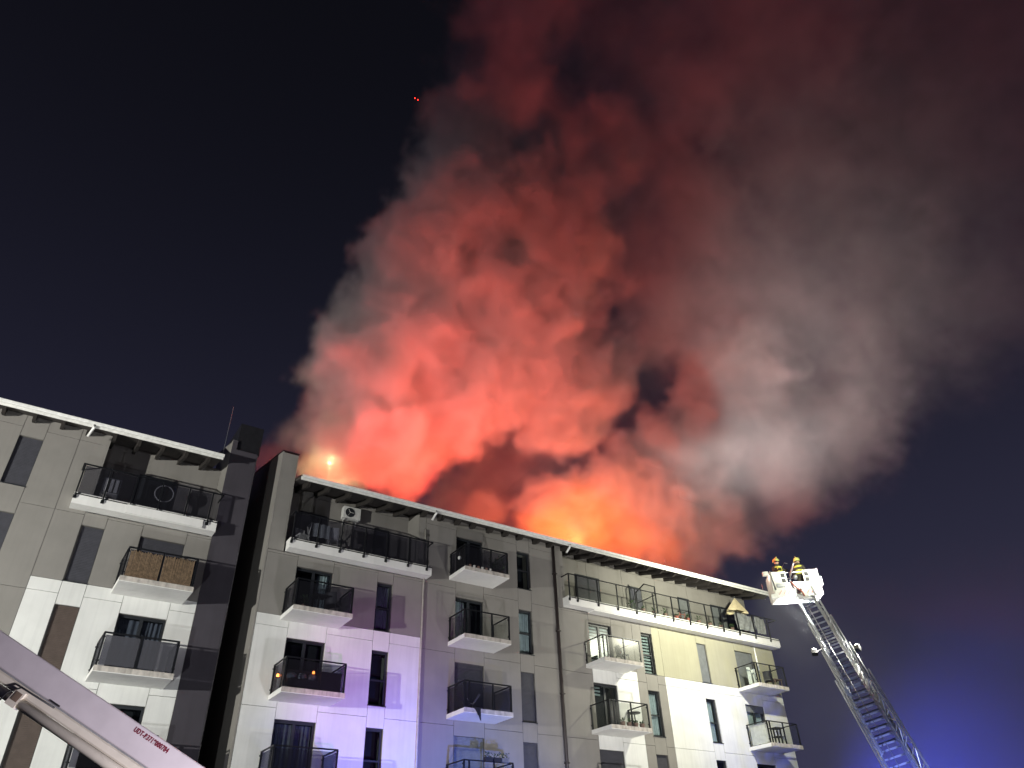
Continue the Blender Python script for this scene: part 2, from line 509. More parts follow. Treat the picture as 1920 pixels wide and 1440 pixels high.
def balcony(parent, x0, x1, zb, style, mids=(), depth=1.4, milk=None):
    """cantilever slab with steel and glass balustrade"""
    zt = zb + 0.17; yf = Y0 - depth
    s = MB(); s.box(x0, x1, yf, Y0 - 0.004, zb, zt)
    o = s.build('balcony', M['slab'], parent)
    e = MB(); e.box(x0 - 0.004, x1 + 0.004, yf - 0.012, yf - 0.002, zb + 0.02, zt + 0.012)
    e.build('edge_strip', M['slab_edge'], o)
    zr = zt + 1.03
    r = MB()
    r.bar((x0 + 0.05, Y0, zr), (x0 + 0.05, yf + 0.05, zr), 0.045, 0.045)
    r.bar((x0 + 0.028, yf + 0.05, zr), (x1 - 0.028, yf + 0.05, zr), 0.045, 0.045)
    r.bar((x1 - 0.05, yf + 0.05, zr), (x1 - 0.05, Y0, zr), 0.045, 0.045)
    r.build('top_rail', M['rail'], o)
    posts = [(x0 + 0.05, Y0 - 0.06), (x0 + 0.05, yf + 0.05), (x1 - 0.05, yf + 0.05), (x1 - 0.05, Y0 - 0.06)]
    xs = [x0 + (x1 - x0) * t for t in mids]
    posts += [(x, yf + 0.05) for x in xs]
    for (px, py) in posts:
        MB().box(px - 0.03, px + 0.03, py - 0.025, py + 0.025, zt, zr - 0.02).build('post', M['rail'], o)
    ed = [x0 + 0.05] + xs + [x1 - 0.05]
    for a, b in zip(ed[:-1], ed[1:]):
        MB().box(a + 0.05, b - 0.05, yf + 0.045, yf + 0.055, zt + 0.06, zr - 0.07).build('glass_panel', M[milk or style], o)
    for x in (x0 + 0.05, x1 - 0.05):
        MB().box(x - 0.005, x + 0.005, yf + 0.12, Y0 - 0.12, zt + 0.06, zr - 0.07).build('glass_panel', M[style], o)
    c = MB()
    for (px, py) in posts[:4]:
        for dz in (0.15, 0.88):
            c.box(px - 0.05, px + 0.05, py + 0.02, py + 0.05, zt + dz, zt + dz + 0.05)
    c.build('clamp', M['rail'], o)
    return o


def terrace(parent, x0, x1, posts, style, zb=13.66, yf=27.5, left_return=True, right_return=True):
    """long slab of the top floor with the balustrade fixed to its front face"""
    zt = 14.10
    s = MB(); s.box(x0, x1, yf, Y0 - 0.004, zb, zt - 0.075); s.box(x0, x1, yf + 0.03, LOG - 0.01, zt - 0.074, zt)
    o = s.build('terrace', M['slab'], parent)
    zr = 15.17
    yr = yf - 0.05
    r = MB(); r.bar((x0, yr, zr), (x1, yr, zr), 0.045, 0.04)
    if left_return: r.bar((x0, yr, zr), (x0, Y0, zr), 0.045, 0.04)
    if right_return: r.bar((x1, yr, zr), (x1, Y0 + 0.2, zr), 0.045, 0.04)
    r.build('top_rail', M['rail'], o)
    b = MB(); b.bar((x0, yr, zt - 0.1), (x1, yr, zt - 0.1), 0.03, 0.025)
    b.build('bottom_rail', M['rail'], o)
    for x in posts:
        p = MB(); p.box(x - 0.025, x + 0.025, yr - 0.03, yr + 0.02, zt - 0.24, zr - 0.02)
        p.box(x - 0.05, x + 0.05, yr + 0.021, yf - 0.002, zt - 0.26, zt - 0.14)
        p.build('post', M['rail'], o)
    ed = sorted(posts)
    for a, c in zip(ed[:-1], ed[1:]):
        MB().box(a + 0.045, c - 0.045, yr - 0.004, yr + 0.004, zt - 0.05, zr - 0.06).build('glass_panel', M[style], o)
    return o


def roof(parent, x0, x1, raf):
    o = MB()
    # boarded deck, sloping up to the ridge and down behind
    yr = 35.0
    zs = soff(EAVE_Y); zr = soff(yr)
    o.prism([(EAVE_Y, zs), (yr, zr), (yr + 7.5, zs), (yr + 7.5, zs + 0.1), (yr, zr + 0.1), (EAVE_Y, zs + 0.1)], 'x', x0, x1)
    rf = o.build('roof', M['soffit'], parent)
    t = MB(); t.prism([(EAVE_Y - 0.05, zs + 0.103), (yr, zr + 0.103), (yr + 7.6, zs + 0.103), (yr + 7.6, zs + 0.15), (yr, zr + 0.16), (EAVE_Y - 0.05, zs + 0.15)], 'x', x0 - 0.02, x1 + 0.02)
    t.build('roof_covering', M['tile'], rf)
    for x in raf:
        h = 0.25
        MB().prism([(EAVE_Y + 0.02, soff(EAVE_Y + 0.02) - 0.05), (EAVE_Y + 0.35, soff(EAVE_Y + 0.35) - h), (LOG + 0.1, soff(LOG + 0.1) - h), (LOG + 0.1, soff(LOG + 0.1) - 0.002), (EAVE_Y + 0.02, soff(EAVE_Y + 0.02) - 0.002)], 'x', x - 0.055, x + 0.055).build('rafter', M['timber'], rf)
    # half-round gutter
    k = MB(); n = 10; pr = []
    for i in range(n + 1):
        a = math.pi + math.pi * i / n
        pr.append((EAVE_Y - 0.09 + 0.085 * math.cos(a), 16.72 + 0.105 * math.sin(a)))
    for i in range(n + 1):
        a = 2 * math.pi - math.pi * i / n
        pr.append((EAVE_Y - 0.09 + 0.075 * math.cos(a), 16.72 + 0.095 * math.sin(a)))
    k.prism(pr, 'x', x0 + 0.0, x1)
    gt = k.build('gutter', M['gutter'], rf)
    MB().box(x0, x1, EAVE_Y - 0.003, EAVE_Y - 0.0005, zs - 0.05, zs + 0.15).build('fascia_board', M['gutter'], rf)
    return rf


def spout(parent, x, mat='palepipe', zbot=0.2):
    p = MB(); gy = EAVE_Y - 0.09
    p.tube([(x, gy, 16.62), (x, gy, 16.50), (x - 0.03, gy + 0.08, 16.40), (x - 0.09, gy + 0.22, 16.22)], 0.05, 8)
    o = p.build('gutter_outlet', M['gutter'], parent, True)
    return o


# ---- left block
LB = thing('apartment_building', (1.0, 34.0, 0), 'grey and white apartment block left of the dark gap, crossed by the boom', 'building')
Lx0 = -6.0
wins = []
L_open = []
for fl in (1, 2, 3, 4):
    z0, z1 = FLOORS[fl]
    L_open.append((-2.0, -1.25, z0 - 0.05, z1 - 0.05, {1: 'dshutter', 2: 'dshutter', 3: 'dshutter', 4: 'glass'}[fl], False))
    if fl > 1:
        L_open.append((0.77, 1.52, z0, z1, {2: 'dshutter', 3: 'bshutter', 4: 'bshutter'}[fl], False))
        L_open.append((2.72, 4.26, z0, z1, {2: 'dshutter', 3: 'dcurtain', 4: 'glass'}[fl], True))
Lcuts = [Lx0, -2.0, -1.25, -0.17, 0.77, 1.52, 2.72, 4.26, 5.13]


def Lcol(x, z): return 'white' if (x > -0.17 and z < 11.13) else 'grey'


def Ltop(x): return soff(Y0) if x < 0.8 else 13.64


facade(Lcuts, Lcol, [h[:4] for h in L_open], Ltop, LB)
panel(0.60, 0.83, 14.12, soff(Y0), M['grey'], LB)
for h in L_open:
    window(LB, *h[:4], h[4], h[5])
core = MB()


def core_wall(parent, x0, x1, ztop, holes, y0=Y0 + 0.06, y1=Y0 + 0.13, mat='core'):
    """the dark backing the panels hang on, with the openings left free"""
    xs = sorted(set([x0, x1] + [h[0] for h in holes] + [h[1] for h in holes]))
    c = MB()
    for a, b in zip(xs[:-1], xs[1:]):
        mid = (a + b) / 2
        hs = sorted([h for h in holes if h[0] < mid < h[1]], key=lambda h: h[2]); z = 0.0
        for h in hs:
            if h[2] > z: c.box(a, b, y0 + 0.001, y1, z, h[2])
            z = h[3]
        if z < ztop: c.box(a, b, y0 + 0.001, y1, z, ztop)
    return c.build('wall', M[mat], parent)


core_wall(LB, Lx0, 0.83, soff(Y0) - 0.02, [h[:4] for h in L_open if h[1] < 0.5])
core_wall(LB, 0.8305, 5.125, 13.62, [h[:4] for h in L_open if h[0] > 0.5] + [])
# rear body of the block, terrace back wall, party wall
MB().prism([(30.2, 0), (42, 0), (42, 16.5), (35, 18.6), (30.2, soff(30.2) - 0.05)], 'x', Lx0, 6.2).build('side_wall', M['grey'], LB)
MB().box(0.83, 5.128, LOG, LOG + 0.2, 14.11, soff(LOG) - 0.01).build('terrace_wall', M['grey'], LB)
MB().box(0.80, 0.828, Y0 + 0.05, LOG, 14.11, soff(Y0)).build('terrace_cheek', M['grey'], LB)
MB().prism([(Y0, 0), (30.6, 0), (30.6, 18.7), (Y0 + 0.25, 17.98), (Y0, 17.98)], 'x', 5.135, 5.33).build('party_wall', M['grey'], LB)
MB().box(5.332, 6.20, Y0 - 0.004, 31.0, 0, 17.57).build('stair_wall', M['dark'], LB)
MB().box(6.201, 6.24, Y0 + 0.05, 31.0, 0, 17.56).build('stair_side_wall', M['grey'], LB)
MB().box(5.136, 5.331, Y0 - 0.0045, Y0 - 0.001, 0, 17.97).build('dark_pilaster', M['dark'], LB)
MB().box(5.34, 6.30, Y0 + 0.1, 31.2, 17.572, 18.9).build('roof_hatch', M['capmetal'], LB)
MB().tube([(4.95, 28.6, 17.2), (4.95, 28.6, 19.9)], 0.012, 6).build('antenna', M['steel'], LB)
terrace(LB, 0.23, 5.12, [0.27, 1.15, 2.05, 2.95, 3.9, 4.75], 'smoky')
MB().box(1.95, 4.6, 27.40, 27.44, 13.66, 13.98).build('parapet_sheet', M['slab'], LB)
MB().box(2.2, 3.6, LOG - 0.05, LOG - 0.002, 14.15, 16.1).build('terrace_door', M['frame'], LB)
roof(LB, Lx0, 4.78, [-5.4, -4.5, -3.6, -2.7, -1.75, -0.85, 0.0, 0.9, 1.75, 2.6, 3.45, 4.3])
spout(LB, 0.12)
for fl, st, ml_ in ((2, 'smoky', None), (3, 'smoky', 'milky'), (4, 'smoky', None)):
    balcony(LB, 2.30, 4.65, SLABB[fl], st, (0.5,), milk=ml_)

# ---- long right block
RB = thing('apartment_building', (22.0, 34.0, 0), 'long burning apartment block in grey and white render with smoke rising from its roof', 'building')
Rx0, Rx1 = 7.30, 36.72
R_open = []
ST = {  # style per column and floor
    'A': {2: 'rcurtain', 3: 'glass', 4: 'dcurtain'}, 'a': {2: 'dcurtain', 3: 'glass', 4: 'glass'},
    'B': {1: 'glass', 2: 'lcurtain', 3: 'dshutter', 4: 'shutter'}, 'b': {1: 'glass', 2: 'curtain', 3: 'dshutter', 4: 'dshutter'},
    'C': {2: 'zebra', 3: 'tzebra', 4: 'dshutter'}, 'c': {2: 'zebra', 3: 'curtain', 4: 'dshutter'},
    'd': {2: 'shutter', 3: 'curtain', 4: 'glass'}, 'D': {2: 'shutter', 3: 'half', 4: 'glass'}}
for key, x0, x1, door in (('A', 8.55, 10.08, True), ('a', 12.03, 12.75, False), ('B', 15.80, 17.25, True), ('b', 19.15, 19.90, False),
                          ('C', 23.25, 24.68, True), ('c', 26.63, 27.37, False), ('d', 30.58, 31.27, False), ('D', 33.50, 34.95, True)):
    for fl, st in ST[key].items():
        z0, z1 = FLOORS[fl]
        R_open.append((x0, x1, z0, z1, st, door))
Rcuts = [Rx0, 8.55, 10.08, 12.03, 12.75, 14.2, 15.8, 17.25, 19.15, 19.9, 21.3, 23.25, 24.68, 26.05, 26.63, 27.37, 27.9, 30.58, 31.27, 33.5, 34.95, Rx1]


def Rcol(x, z):
    if z < 11.13 and (x < 14.2 or x > 27.9): return 'white'
    if z < 11.13 and 23.25 < x < 26.05: return 'white'
    if x > 27.3 and 11.13 < z < 13.7: return 'cream'
    return 'grey'


def Rtop(x): return soff(Y0) if 14.2 < x < 21.3 else 13.64


facade(Rcuts, Rcol, [h[:4] for h in R_open], Rtop, RB)
panel(13.9, 14.2, 14.12, soff(Y0), M['grey'], RB)
panel(21.3, 21.95, 13.64, soff(Y0), M['grey'], RB)
for h in R_open:
    window(RB, *h[:4], h[4], h[5])
hb = [h[:4] for h in R_open]
core_wall(RB, Rx0 + 0.05, 13.89, 13.62, [h for h in hb if h[1] < 13.9])
core_wall(RB, 13.9, 21.95, soff(Y0) - 0.02, [h for h in hb if 13.9 < h[0] < 21.9])
core_wall(RB, 21.96, Rx1 - 0.02, 13.62, [h for h in hb if h[0] > 21.96])
# gable wall that rises above the roof at the gap, rear body
MB().prism([(Y0 - 0.003, 0), (44, 0), (44, 17.3), (36, 19.9), (Y0 - 0.003, 18.06)], 'x', Rx0 - 0.06, Rx0 - 0.005).build('gable_wall', M['grey'], RB)
MB().prism([(Y0 - 0.003, 13.66), (30.0, 13.66), (30.0, 18.4), (Y0 - 0.003, 18.02)], 'x', Rx0, 7.92).build('party_wall', M['grey'], RB)
MB().prism([(Y0 - 0.03, 18.075), (30.0, 18.53), (36, 19.92), (36, 19.97), (Y0 - 0.03, 18.10)], 'x', Rx0 - 0.09, 7.95).build('wall_cap', M['capmetal'], RB)
MB().prism([(30.2, 0), (42, 0), (42, 16.5), (35, 18.6), (30.2, soff(30.2) - 0.05)], 'x', Rx0, Rx1).build('rear_wall', M['grey'], RB)
for a, b in ((7.925, 13.9), (21.95, Rx1)):
    zj = [14.11, 16.86, soff(LOG) - 0.01]
    for z0, z1 in zip(zj[:-1], zj[1:]):
        n = max(1, round((b - a) / 2.6))
        for i in range(n):
            panel(a + (b - a) * i / n, a + (b - a) * (i + 1) / n, z0, z1, M['grey'], RB, LOG)
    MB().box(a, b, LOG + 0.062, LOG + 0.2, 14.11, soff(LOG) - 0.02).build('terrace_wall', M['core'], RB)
MB().box(13.87, 13.898, Y0 + 0.05, LOG, 14.11, soff(Y0)).build('terrace_cheek', M['grey'], RB)


def tdoor(px0, px1, pytop, style, y=LOG):
    a = atY(px0, pytop, y); b = atY(px1, pytop, y)
    x0, x1 = a.x, b.x
    f = MB(); z0, z1 = 14.15, 16.1
    f.box(x0, x1, y - 0.05, y - 0.003, z0, z1)
    o = f.build('terrace_door', M['frame'], RB)
    if style != 'open':
        n = max(1, round((x1 - x0) / 0.8)); w = (x1 - x0) / n
        for i in range(n):
            MB().box(x0 + i * w + 0.06, x0 + (i + 1) * w - 0.06, y - 0.058, y - 0.052, z0 + 0.08, z1 - 0.08).build('pane', M[style], o)


tdoor(702, 730, 985, 'dshutter'); tdoor(560, 612, 985, 'dshutter')
tdoor(1077, 1121, 1076, 'dshutter'); tdoor(1178, 1200, 1100, 'dcurtain'); tdoor(1331, 1358, 1135, 'shutter'); tdoor(1359, 1381, 1140, 'dshutter')
tdoor(1270, 1290, 1125, 'shutter')

terrace(RB, 7.98, 14.30, [8.02, 9.05, 10.05, 11.10, 12.10, 13.15, 14.05], 'smoky')
pl = [21.80] + [atY(x, y, 27.45).x for x, y in ((1084, 1125), (1123, 1132), (1160, 1142), (1195, 1149), (1229, 1157), (1264, 1164), (1296, 1172), (1328, 1180), (1359, 1187), (1389, 1193), (1419, 1199), (1447, 1205))]
terrace(RB, 21.78, 36.95, pl, 'clear')
MB().box(23.3, 36.9, 27.52, Y0 - 0.006, 13.60, 13.655).build('drip_edge', M['slab'], RB)
raf = [8.4]
while raf[-1] < 36.0: raf.append(raf[-1] + random.choice((0.83, 0.9, 0.95, 0.98, 0.88)))
roof(RB, 7.96, 36.95, raf)
MB().prism([(EAVE_Y - 0.1, 16.56), (35, soff(35) - 0.1), (35, soff(35) + 0.2), (EAVE_Y - 0.1, 16.80)], 'x', 36.975, 37.01).build('barge_board', M['gutter'], RB)
spout(RB, 14.28); spout(RB, 21.85)
MB().tube([(14.16, Y0 - 0.06, 15.98), (14.16, Y0 - 0.06, 0.1)], 0.045, 8).build('downpipe', M['palepipe'], RB, True)
MB().tube([(21.32, Y0 - 0.08, 16.7), (21.32, Y0 - 0.08, 0.1)], 0.075, 8).build('downpipe', M['pipe'], RB, True)
for z in (15.2, 12.4, 9.6, 6.8):
    MB().box(21.22, 21.42, Y0 - 0.17, Y0 - 0.001, z, z + 0.04).build('pipe_clip', M['pipe'], RB)
for x, y in ((1429, 1100), (1246, 1050)):
    p = atY(x, y, 28.5)
    MB().tube([(p.x, 28.5, 16.9), (p.x, 28.5, 17.9)], 0.012, 5).build('antenna', M['steel'], RB)
for fl in (2, 3, 4): balcony(RB, 8.20, 10.52, SLABB[fl], 'smoky')
for fl in (1, 2, 3, 4): balcony(RB, 15.45, 17.75, SLABB[fl], 'smoky' if fl in (1, 3) else 'clear', (0.12, 0.60) if fl != 1 else (0.60,))
for fl in (2, 3, 4): balcony(RB, 22.88, 25.22, SLABB[fl], 'clear', (0.12, 0.55))
for fl in (2, 3): balcony(RB, 33.2, 35.6, SLABB[fl], 'clear', (0.10, 0.52))

# ------------------------------------------------------------------ things on the balconies


def chair(loc, rz, mat, label, cat='chair', seat=0.44, back=0.85, w=0.46, group=None):
    t = thing('garden_chair', loc, label, cat, group, rz)
    lpart(MB().box(-w / 2, w / 2, -w / 2, w / 2, seat - 0.04, seat), 'seat', mat, t)
    lpart(MB().sheet(lambda u, v: (-w / 2 + w * u, w / 2 - 0.03 + 0.10 * v + 0.04 * (2 * u - 1) ** 2 * -1, seat + (back - seat) * v), 6, 4), 'backrest', mat, t, True)
    for sx in (-1, 1):
        for sy in (-1, 1):
            lpart(MB().bar((sx * (w / 2 - 0.03), sy * (w / 2 - 0.03), seat - 0.04), (sx * (w / 2), sy * (w / 2), 0), 0.03), 'leg', mat, t)
    return t


def plant(loc, h, label, n=22, pot='pot', name='potted_plant', group=None, spread=0.22):
    t = thing(name, loc, label, 'plant', group)
    lpart(MB().lathe([(0.09, 0), (0.13, 0.2), (0.12, 0.2)], n=10), 'pot', M[pot], t, True)
    lf = MB(); rnd = random.Random(hash((round(loc[0], 2), round(h, 2))) & 0xffff)
    for i in range(n):
        a = rnd.uniform(0, 6.28); r = rnd.uniform(0.3, 1) * spread; zz = 0.2 + rnd.uniform(0.15, 1) * h
        p = Vector((r * math.cos(a), r * math.sin(a), zz)); d = Vector((math.cos(a), math.sin(a), rnd.uniform(0.2, 1.4))).normalized()
        sd = d.cross(Vector((0, 0, 1))).normalized() * 0.035; L_ = rnd.uniform(0.10, 0.2)
        k = len(lf.v)
        lf.v += [tuple(p - d * L_ * 0.5), tuple(p + sd), tuple(p + d * L_ * 0.6), tuple(p - sd)]
        lf.f.append((k, k + 1, k + 2, k + 3))
    lpart(lf, 'foliage', M['leaf'], t)
    st = MB()
    for i in range(4):
        a = i * 1.57; st.bar((0, 0, 0.18), (0.5 * spread * math.cos(a), 0.5 * spread * math.sin(a), 0.2 + h * 0.8), 0.012)
    lpart(st, 'stem', M['leaf'], t)
    return t


def ac_unit(loc, label):
    t = thing('air_conditioner', loc, label, 'air conditioner')
    lpart(MB().box(-0.4, 0.4, -0.15, 0.15, 0, 0.55), 'case', M['whiteplastic'], t)
    m = Matrix.Translation((-0.1, -0.158, 0.275))
    lpart(MB().torus(0.21, 0.012, m, 24, 6), 'fan_ring', M['frame'], t, True)
    lpart(MB().prism([(-0.1 + 0.2 * math.cos(i * 6.283 / 20), 0.275 + 0.2 * math.sin(i * 6.283 / 20)) for i in range(20)], 'y', -0.154, -0.151), 'fan_opening', M['frame'], t)
    for i in range(3):
        a = i * 2.094
        lpart(MB().bar((-0.1, -0.156, 0.275), (-0.1 + 0.18 * math.cos(a), -0.156, 0.275 + 0.18 * math.sin(a)), 0.05, 0.01), 'fan_blade', M['whiteplastic'], t)
    for sx in (-0.3, 0.3):
        lpart(MB().bar((sx, 0.15, -0.03), (sx, -0.12, -0.03), 0.03).bar((sx, 0.14, -0.03), (sx, 0.14, -0.25), 0.03), 'bracket', M['whiteplastic'], t)
    return t


TZ = 14.10


def tp(px, py, y, z=None):
    p = atY(px, py, y)
    if z is not None: p.z = z
    return p


# left block, terrace
p = tp(209, 915, 27.9, TZ)
t = thing('deck_chair', p, 'white slatted chair back standing behind the terrace railing of the left block', 'chair')
for i in range(3):
    lpart(MB().box(-0.25 + i * 0.17, -0.14 + i * 0.17, -0.02, 0.0, 0.42, 0.92), 'slat', M['whiteplastic'], t)
lpart(MB().box(-0.30, 0.28, 0.01, 0.04, 0.93, 0.97).box(-0.30, -0.27, 0.01, 0.04, 0, 0.929).box(0.25, 0.28, 0.01, 0.04, 0, 0.929), 'frame', M['steel'], t)
lpart(MB().box(-0.3, 0.28, 0.045, 0.5, 0.38, 0.415), 'seat', M['whiteplastic'], t)
for sx in (-0.28, 0.26): lpart(MB().bar((sx, 0.47, 0.38), (sx, 0.47, 0), 0.03), 'leg', M['steel'], t)
p = tp(308, 926, 28.25)
t = thing('round_mirror', p, 'round dark disc with a pale ring rim in the shaded terrace', 'mirror')
lpart(MB().torus(0.33, 0.022, Matrix.Identity(4), 40, 8), 'rim', M['whiteplastic'], t, True)
lpart(MB().prism([(0.325 * math.cos(i * 6.283 / 28), 0.325 * math.sin(i * 6.283 / 28)) for i in range(28)], 'y', -0.004, 0.01), 'disc', M['black'], t)
lpart(MB().bar((0, 0.02, -0.3), (0, 0.05, -(p.z - TZ)), 0.05), 'stand', M['black'], t)
p = tp(165, 905, 28.3, TZ)
lmesh(MB().box(-0.3, 0.3, -0.2, 0.2, 0.0, 0.75).box(-0.33, 0.33, -0.23, 0.23, 0.751, 0.79), 'storage_chest', M['greyfab'], p, 'grey storage chest behind the left end of the upper terrace railing', 'chest')
# reed screens on the second left balcony
for i, (xa, xb) in enumerate(((2.42, 3.44), (3.52, 4.52))):
    sb = MB(); n = 26
    for k in range(n):
        xx = xa + (xb - xa) * (k + 0.5) / n
        sb.tube([(xx, 26.612, 11.14), (xx + random.uniform(-0.01, 0.01), 26.612, 12.04 + random.uniform(-0.05, 0.03))], 0.018, 5)
    tag(sb.build('reed_screen', M['reed']), ['brown reed screen behind the railing, beside the reflection-lit post', 'brown reed screen behind the railing, next to the dark stair wall'][i], 'screen')
# right block, left terrace
ac_unit(tp(657, 975, LOG - 0.2), 'white air conditioner unit with round fan hung on the terrace wall under the eaves')
pp = tp(567, 1000, 28.2, TZ)
chair(pp, 0.2, M['whiteplastic'], 'white plastic chair in the corner of the terrace beside the party wall')
pp = tp(597, 1005, 28.1, TZ)
t = thing('drying_rack', pp, 'white folding drying rack hung with a pale sheet on the terrace', 'drying rack')
for sx in (-0.42, 0.42): lpart(MB().bar((sx, -0.25, 0), (sx, 0.25, 0.95), 0.025).bar((sx, 0.25, 0), (sx, -0.25, 0.95), 0.025), 'leg', M['whiteplastic'], t)
for k in range(5): lpart(MB().bar((-0.45, -0.24 + 0.12 * k, 0.95), (0.45, -0.24 + 0.12 * k, 0.95), 0.012), 'wire', M['steel'], t)
lpart(MB().sheet(lambda u, v: (-0.36 + 0.72 * u, -0.26 + 0.03 * math.sin(u * 17) - 0.02 * v, 0.96 - 0.6 * v), 24, 6), 'sheet', M['curtain'], t, True)
pp = tp(627, 1010, 28.0, TZ)
t = chair(pp, 2.6, M['whiteplastic'], 'white shell chair beside the drying rack on the dark terrace', back=0.9, w=0.4)
# lantern balcony
z3 = SLABB[3] + 0.17
for i, (px, py, yy, lb) in enumerate(((521, 1266, 27.3, 'small glowing orange lantern on the left side railing'), (588, 1261, 26.8, 'glowing orange lantern hanging above the dark crate'))):
    q = tp(px, py, yy)
    t = thing('lantern', (q.x, q.y, q.z - 0.06), lb, 'lantern')
    lpart(MB().lathe([(0.035, 0), (0.05, 0.04), (0.035, 0.10)], n=10), 'glow', M['lantern'], t, True)
    lpart(MB().lathe([(0.045, 0.101), (0.02, 0.14), (0.004, 0.2)], n=8).lathe([(0.05, -0.02), (0.05, -0.002)], n=8), 'cap', M['black'], t)
    lamp('lantern_light', 'POINT', (q.x, q.y, q.z), 3, (1, 0.25, 0.05), size=0.05)
t = thing('balcony_sofa', (9.05, 27.15, z3), 'low sofa with blue patterned cushions behind smoked glass', 'sofa')
lpart(MB().box(-0.6, 0.6, -0.3, 0.3, 0.0, 0.38), 'base', M['black'], t)
lpart(MB().box(-0.6, 0.6, 0.18, 0.3, 0.381, 0.8), 'backrest', M['black'], t)
for k in range(3): lpart(MB().sphere((-0.38 + 0.38 * k, 0.02, 0.52), 0.19, 10, 6, (1, 1, 0.8)), 'cushion', M['patfab'], t, True)
lmesh(MB().box(-0.38, 0.38, -0.28, 0.28, 0, 0.62).box(-0.4, 0.4, -0.3, 0.3, 0.621, 0.68), 'storage_box', M['black'], (9.98, 26.98, z3), 'black storage box under the orange lantern, by the lilac wall', 'box')
# second floor of the same column
z2 = SLABB[2] + 0.17
chair((9.9, 27.2, z2), 2.4, M['black'], 'dark chair behind smoked glass beside the green-lit curtain')
lmesh(MB().box(-0.25, 0.25, -0.25, 0.25, 0.62, 0.66).box(-0.03, 0.03, -0.03, 0.03, 0.03, 0.619).box(-0.2, 0.2, -0.2, 0.2, 0, 0.029), 'side_table', M['black'], (9.3, 27.1, z2), 'small dark side table on the balcony below the white terrace chairs', 'table')
plant((8.75, 27.0, z2), 0.35, 'small plant in the corner of the balcony below the drying rack')
# third column
z1 = SLABB[1] + 0.17
for i, (xx, h, lb) in enumerate(((17.0, 0.5, 'leafy plant on the top balcony, beside the middle post'), (17.25, 0.65, 'tall leafy plant between its neighbours on the top balcony'), (17.5, 0.55, 'leafy plant at the right corner of the top balcony'))):
    plant((xx, 26.85, z1), h, lb)
for i in range(6):
    lmesh(MB().lathe([(0.05, 0), (0.075, 0.13), (0.07, 0.13)], n=9), 'flower_pot', M['whiteplastic' if i % 2 else 'pot'], (15.75 + 0.21 * i, 26.52 + 0.16, z1), ['pale small empty pot in the row at the top balcony slab edge', 'white small empty pot in the row at the top balcony slab edge'][i % 2], 'pot', 'pots along the top balcony edge', smooth=True)
q = tp(862, 1046, 27.2)
lmesh(MB().sphere((0, 0, 0), 0.09, 12, 8).bar((0, 0, 0.08), (0, 0, 0.3), 0.01), 'hanging_globe', M['whiteplastic'], q, 'small white globe hanging at the dark side of the top balcony', 'globe', smooth=True)
t = thing('washing_airer', (16.45, 26.95, z3), 'white bent rail of a clothes airer behind smoked glass', 'airer')
q0 = tp(876, 1309, 26.95); q1 = tp(882, 1319, 26.95); q2 = tp(887, 1320, 26.95); q3 = tp(899, 1302, 26.95)
o_ = Vector((16.45, 26.95, z3))
lpart(MB().tube([q0 - o_, q1 - o_, q2 - o_, q3 - o_], [0.012, 0.018, 0.03, 0.045], 6), 'rail', M['whiteplastic'], t, True)
lpart(MB().bar(q2 - o_, (q2.x - o_.x, 0.1, 0), 0.02).bar(q1 - o_, (q1.x - o_.x, 0.1, 0), 0.02), 'leg', M['steel'], t)
a = tp(884, 1331, 26.57); b = tp(901, 1345, 26.57)
cl = MB(); cl.sheet(lambda u, v: (a.x + (b.x - a.x) * u + 0.18 * (1 - u) * v, 26.56 - 0.015 * math.sin(u * 14) - 0.02 * v, a.z + 0.12 - (0.10 + 0.42 * u) * v), 10, 6)
cl.sheet(lambda u, v: (a.x + (b.x - a.x) * u, 26.56 + 0.25 * v, a.z + 0.12), 4, 2)
tag(cl.build('black_cloth', M['blackfab'], None, True), 'black cloth hanging over the edge of a white balcony slab', 'cloth')
z4 = SLABB[4] + 0.17
for i, (xx, st) in enumerate(((16.55, 'leafy plant box'), (16.95, 'dense plant box'), (17.3, 'plant box with pale jug'))):
    t = thing('planter_box', (xx, 26.62, z4 + 0.97), ['planter of green leaves hung on the lower balcony rail beside the post', 'dense dark planter in the middle of the lower balcony rail', 'planter with bright highlights at the right of the lower balcony rail'][i], 'planter')
    lpart(MB().box(-0.16, 0.16, -0.08, 0.08, 0.05, 0.20), 'trough', M['steel' if i == 2 else 'black'], t)
    lf = MB()
    for k in range(26):
        aa = random.uniform(0, 6.28); pz = random.uniform(0.2, 0.38); c_ = Vector((random.uniform(-0.17, 0.17), random.uniform(-0.1, 0.1), pz))
        d = Vector((math.cos(aa), math.sin(aa), 0.6)) * 0.05; e = Vector((-math.sin(aa), math.cos(aa), 0.2)) * 0.025
        k0 = len(lf.v); lf.v += [tuple(c_ - d), tuple(c_ + e), tuple(c_ + d), tuple(c_ - e)]; lf.f.append((k0, k0 + 1, k0 + 2, k0 + 3))
    lpart(lf, 'foliage', M['leaf'], t)
# fourth column
chair((24.55, 27.25, z2), 1.4, M['black'], 'dark folding chair against the glass on the balcony with striped blinds')
t = thing('bistro_table', (24.75, 27.1, z3), 'small round dark table on the balcony over the white wall strip', 'table')
lpart(MB().lathe([(0.28, 0.70), (0.28, 0.73)], n=18), 'table_top', M['black'], t)
lpart(MB().tube([(0, 0, 0.02), (0, 0, 0.70)], 0.025, 8).lathe([(0.18, 0.0), (0.18, 0.02)], n=12), 'pedestal', M['black'], t)
for i in range(4):
    plant((23.7 + 0.38 * i, 26.78, z3), 0.12, 'low trailing plant in the row at the front edge of the balcony with bistro table', 10, group='plants on the bistro balcony', spread=0.12)
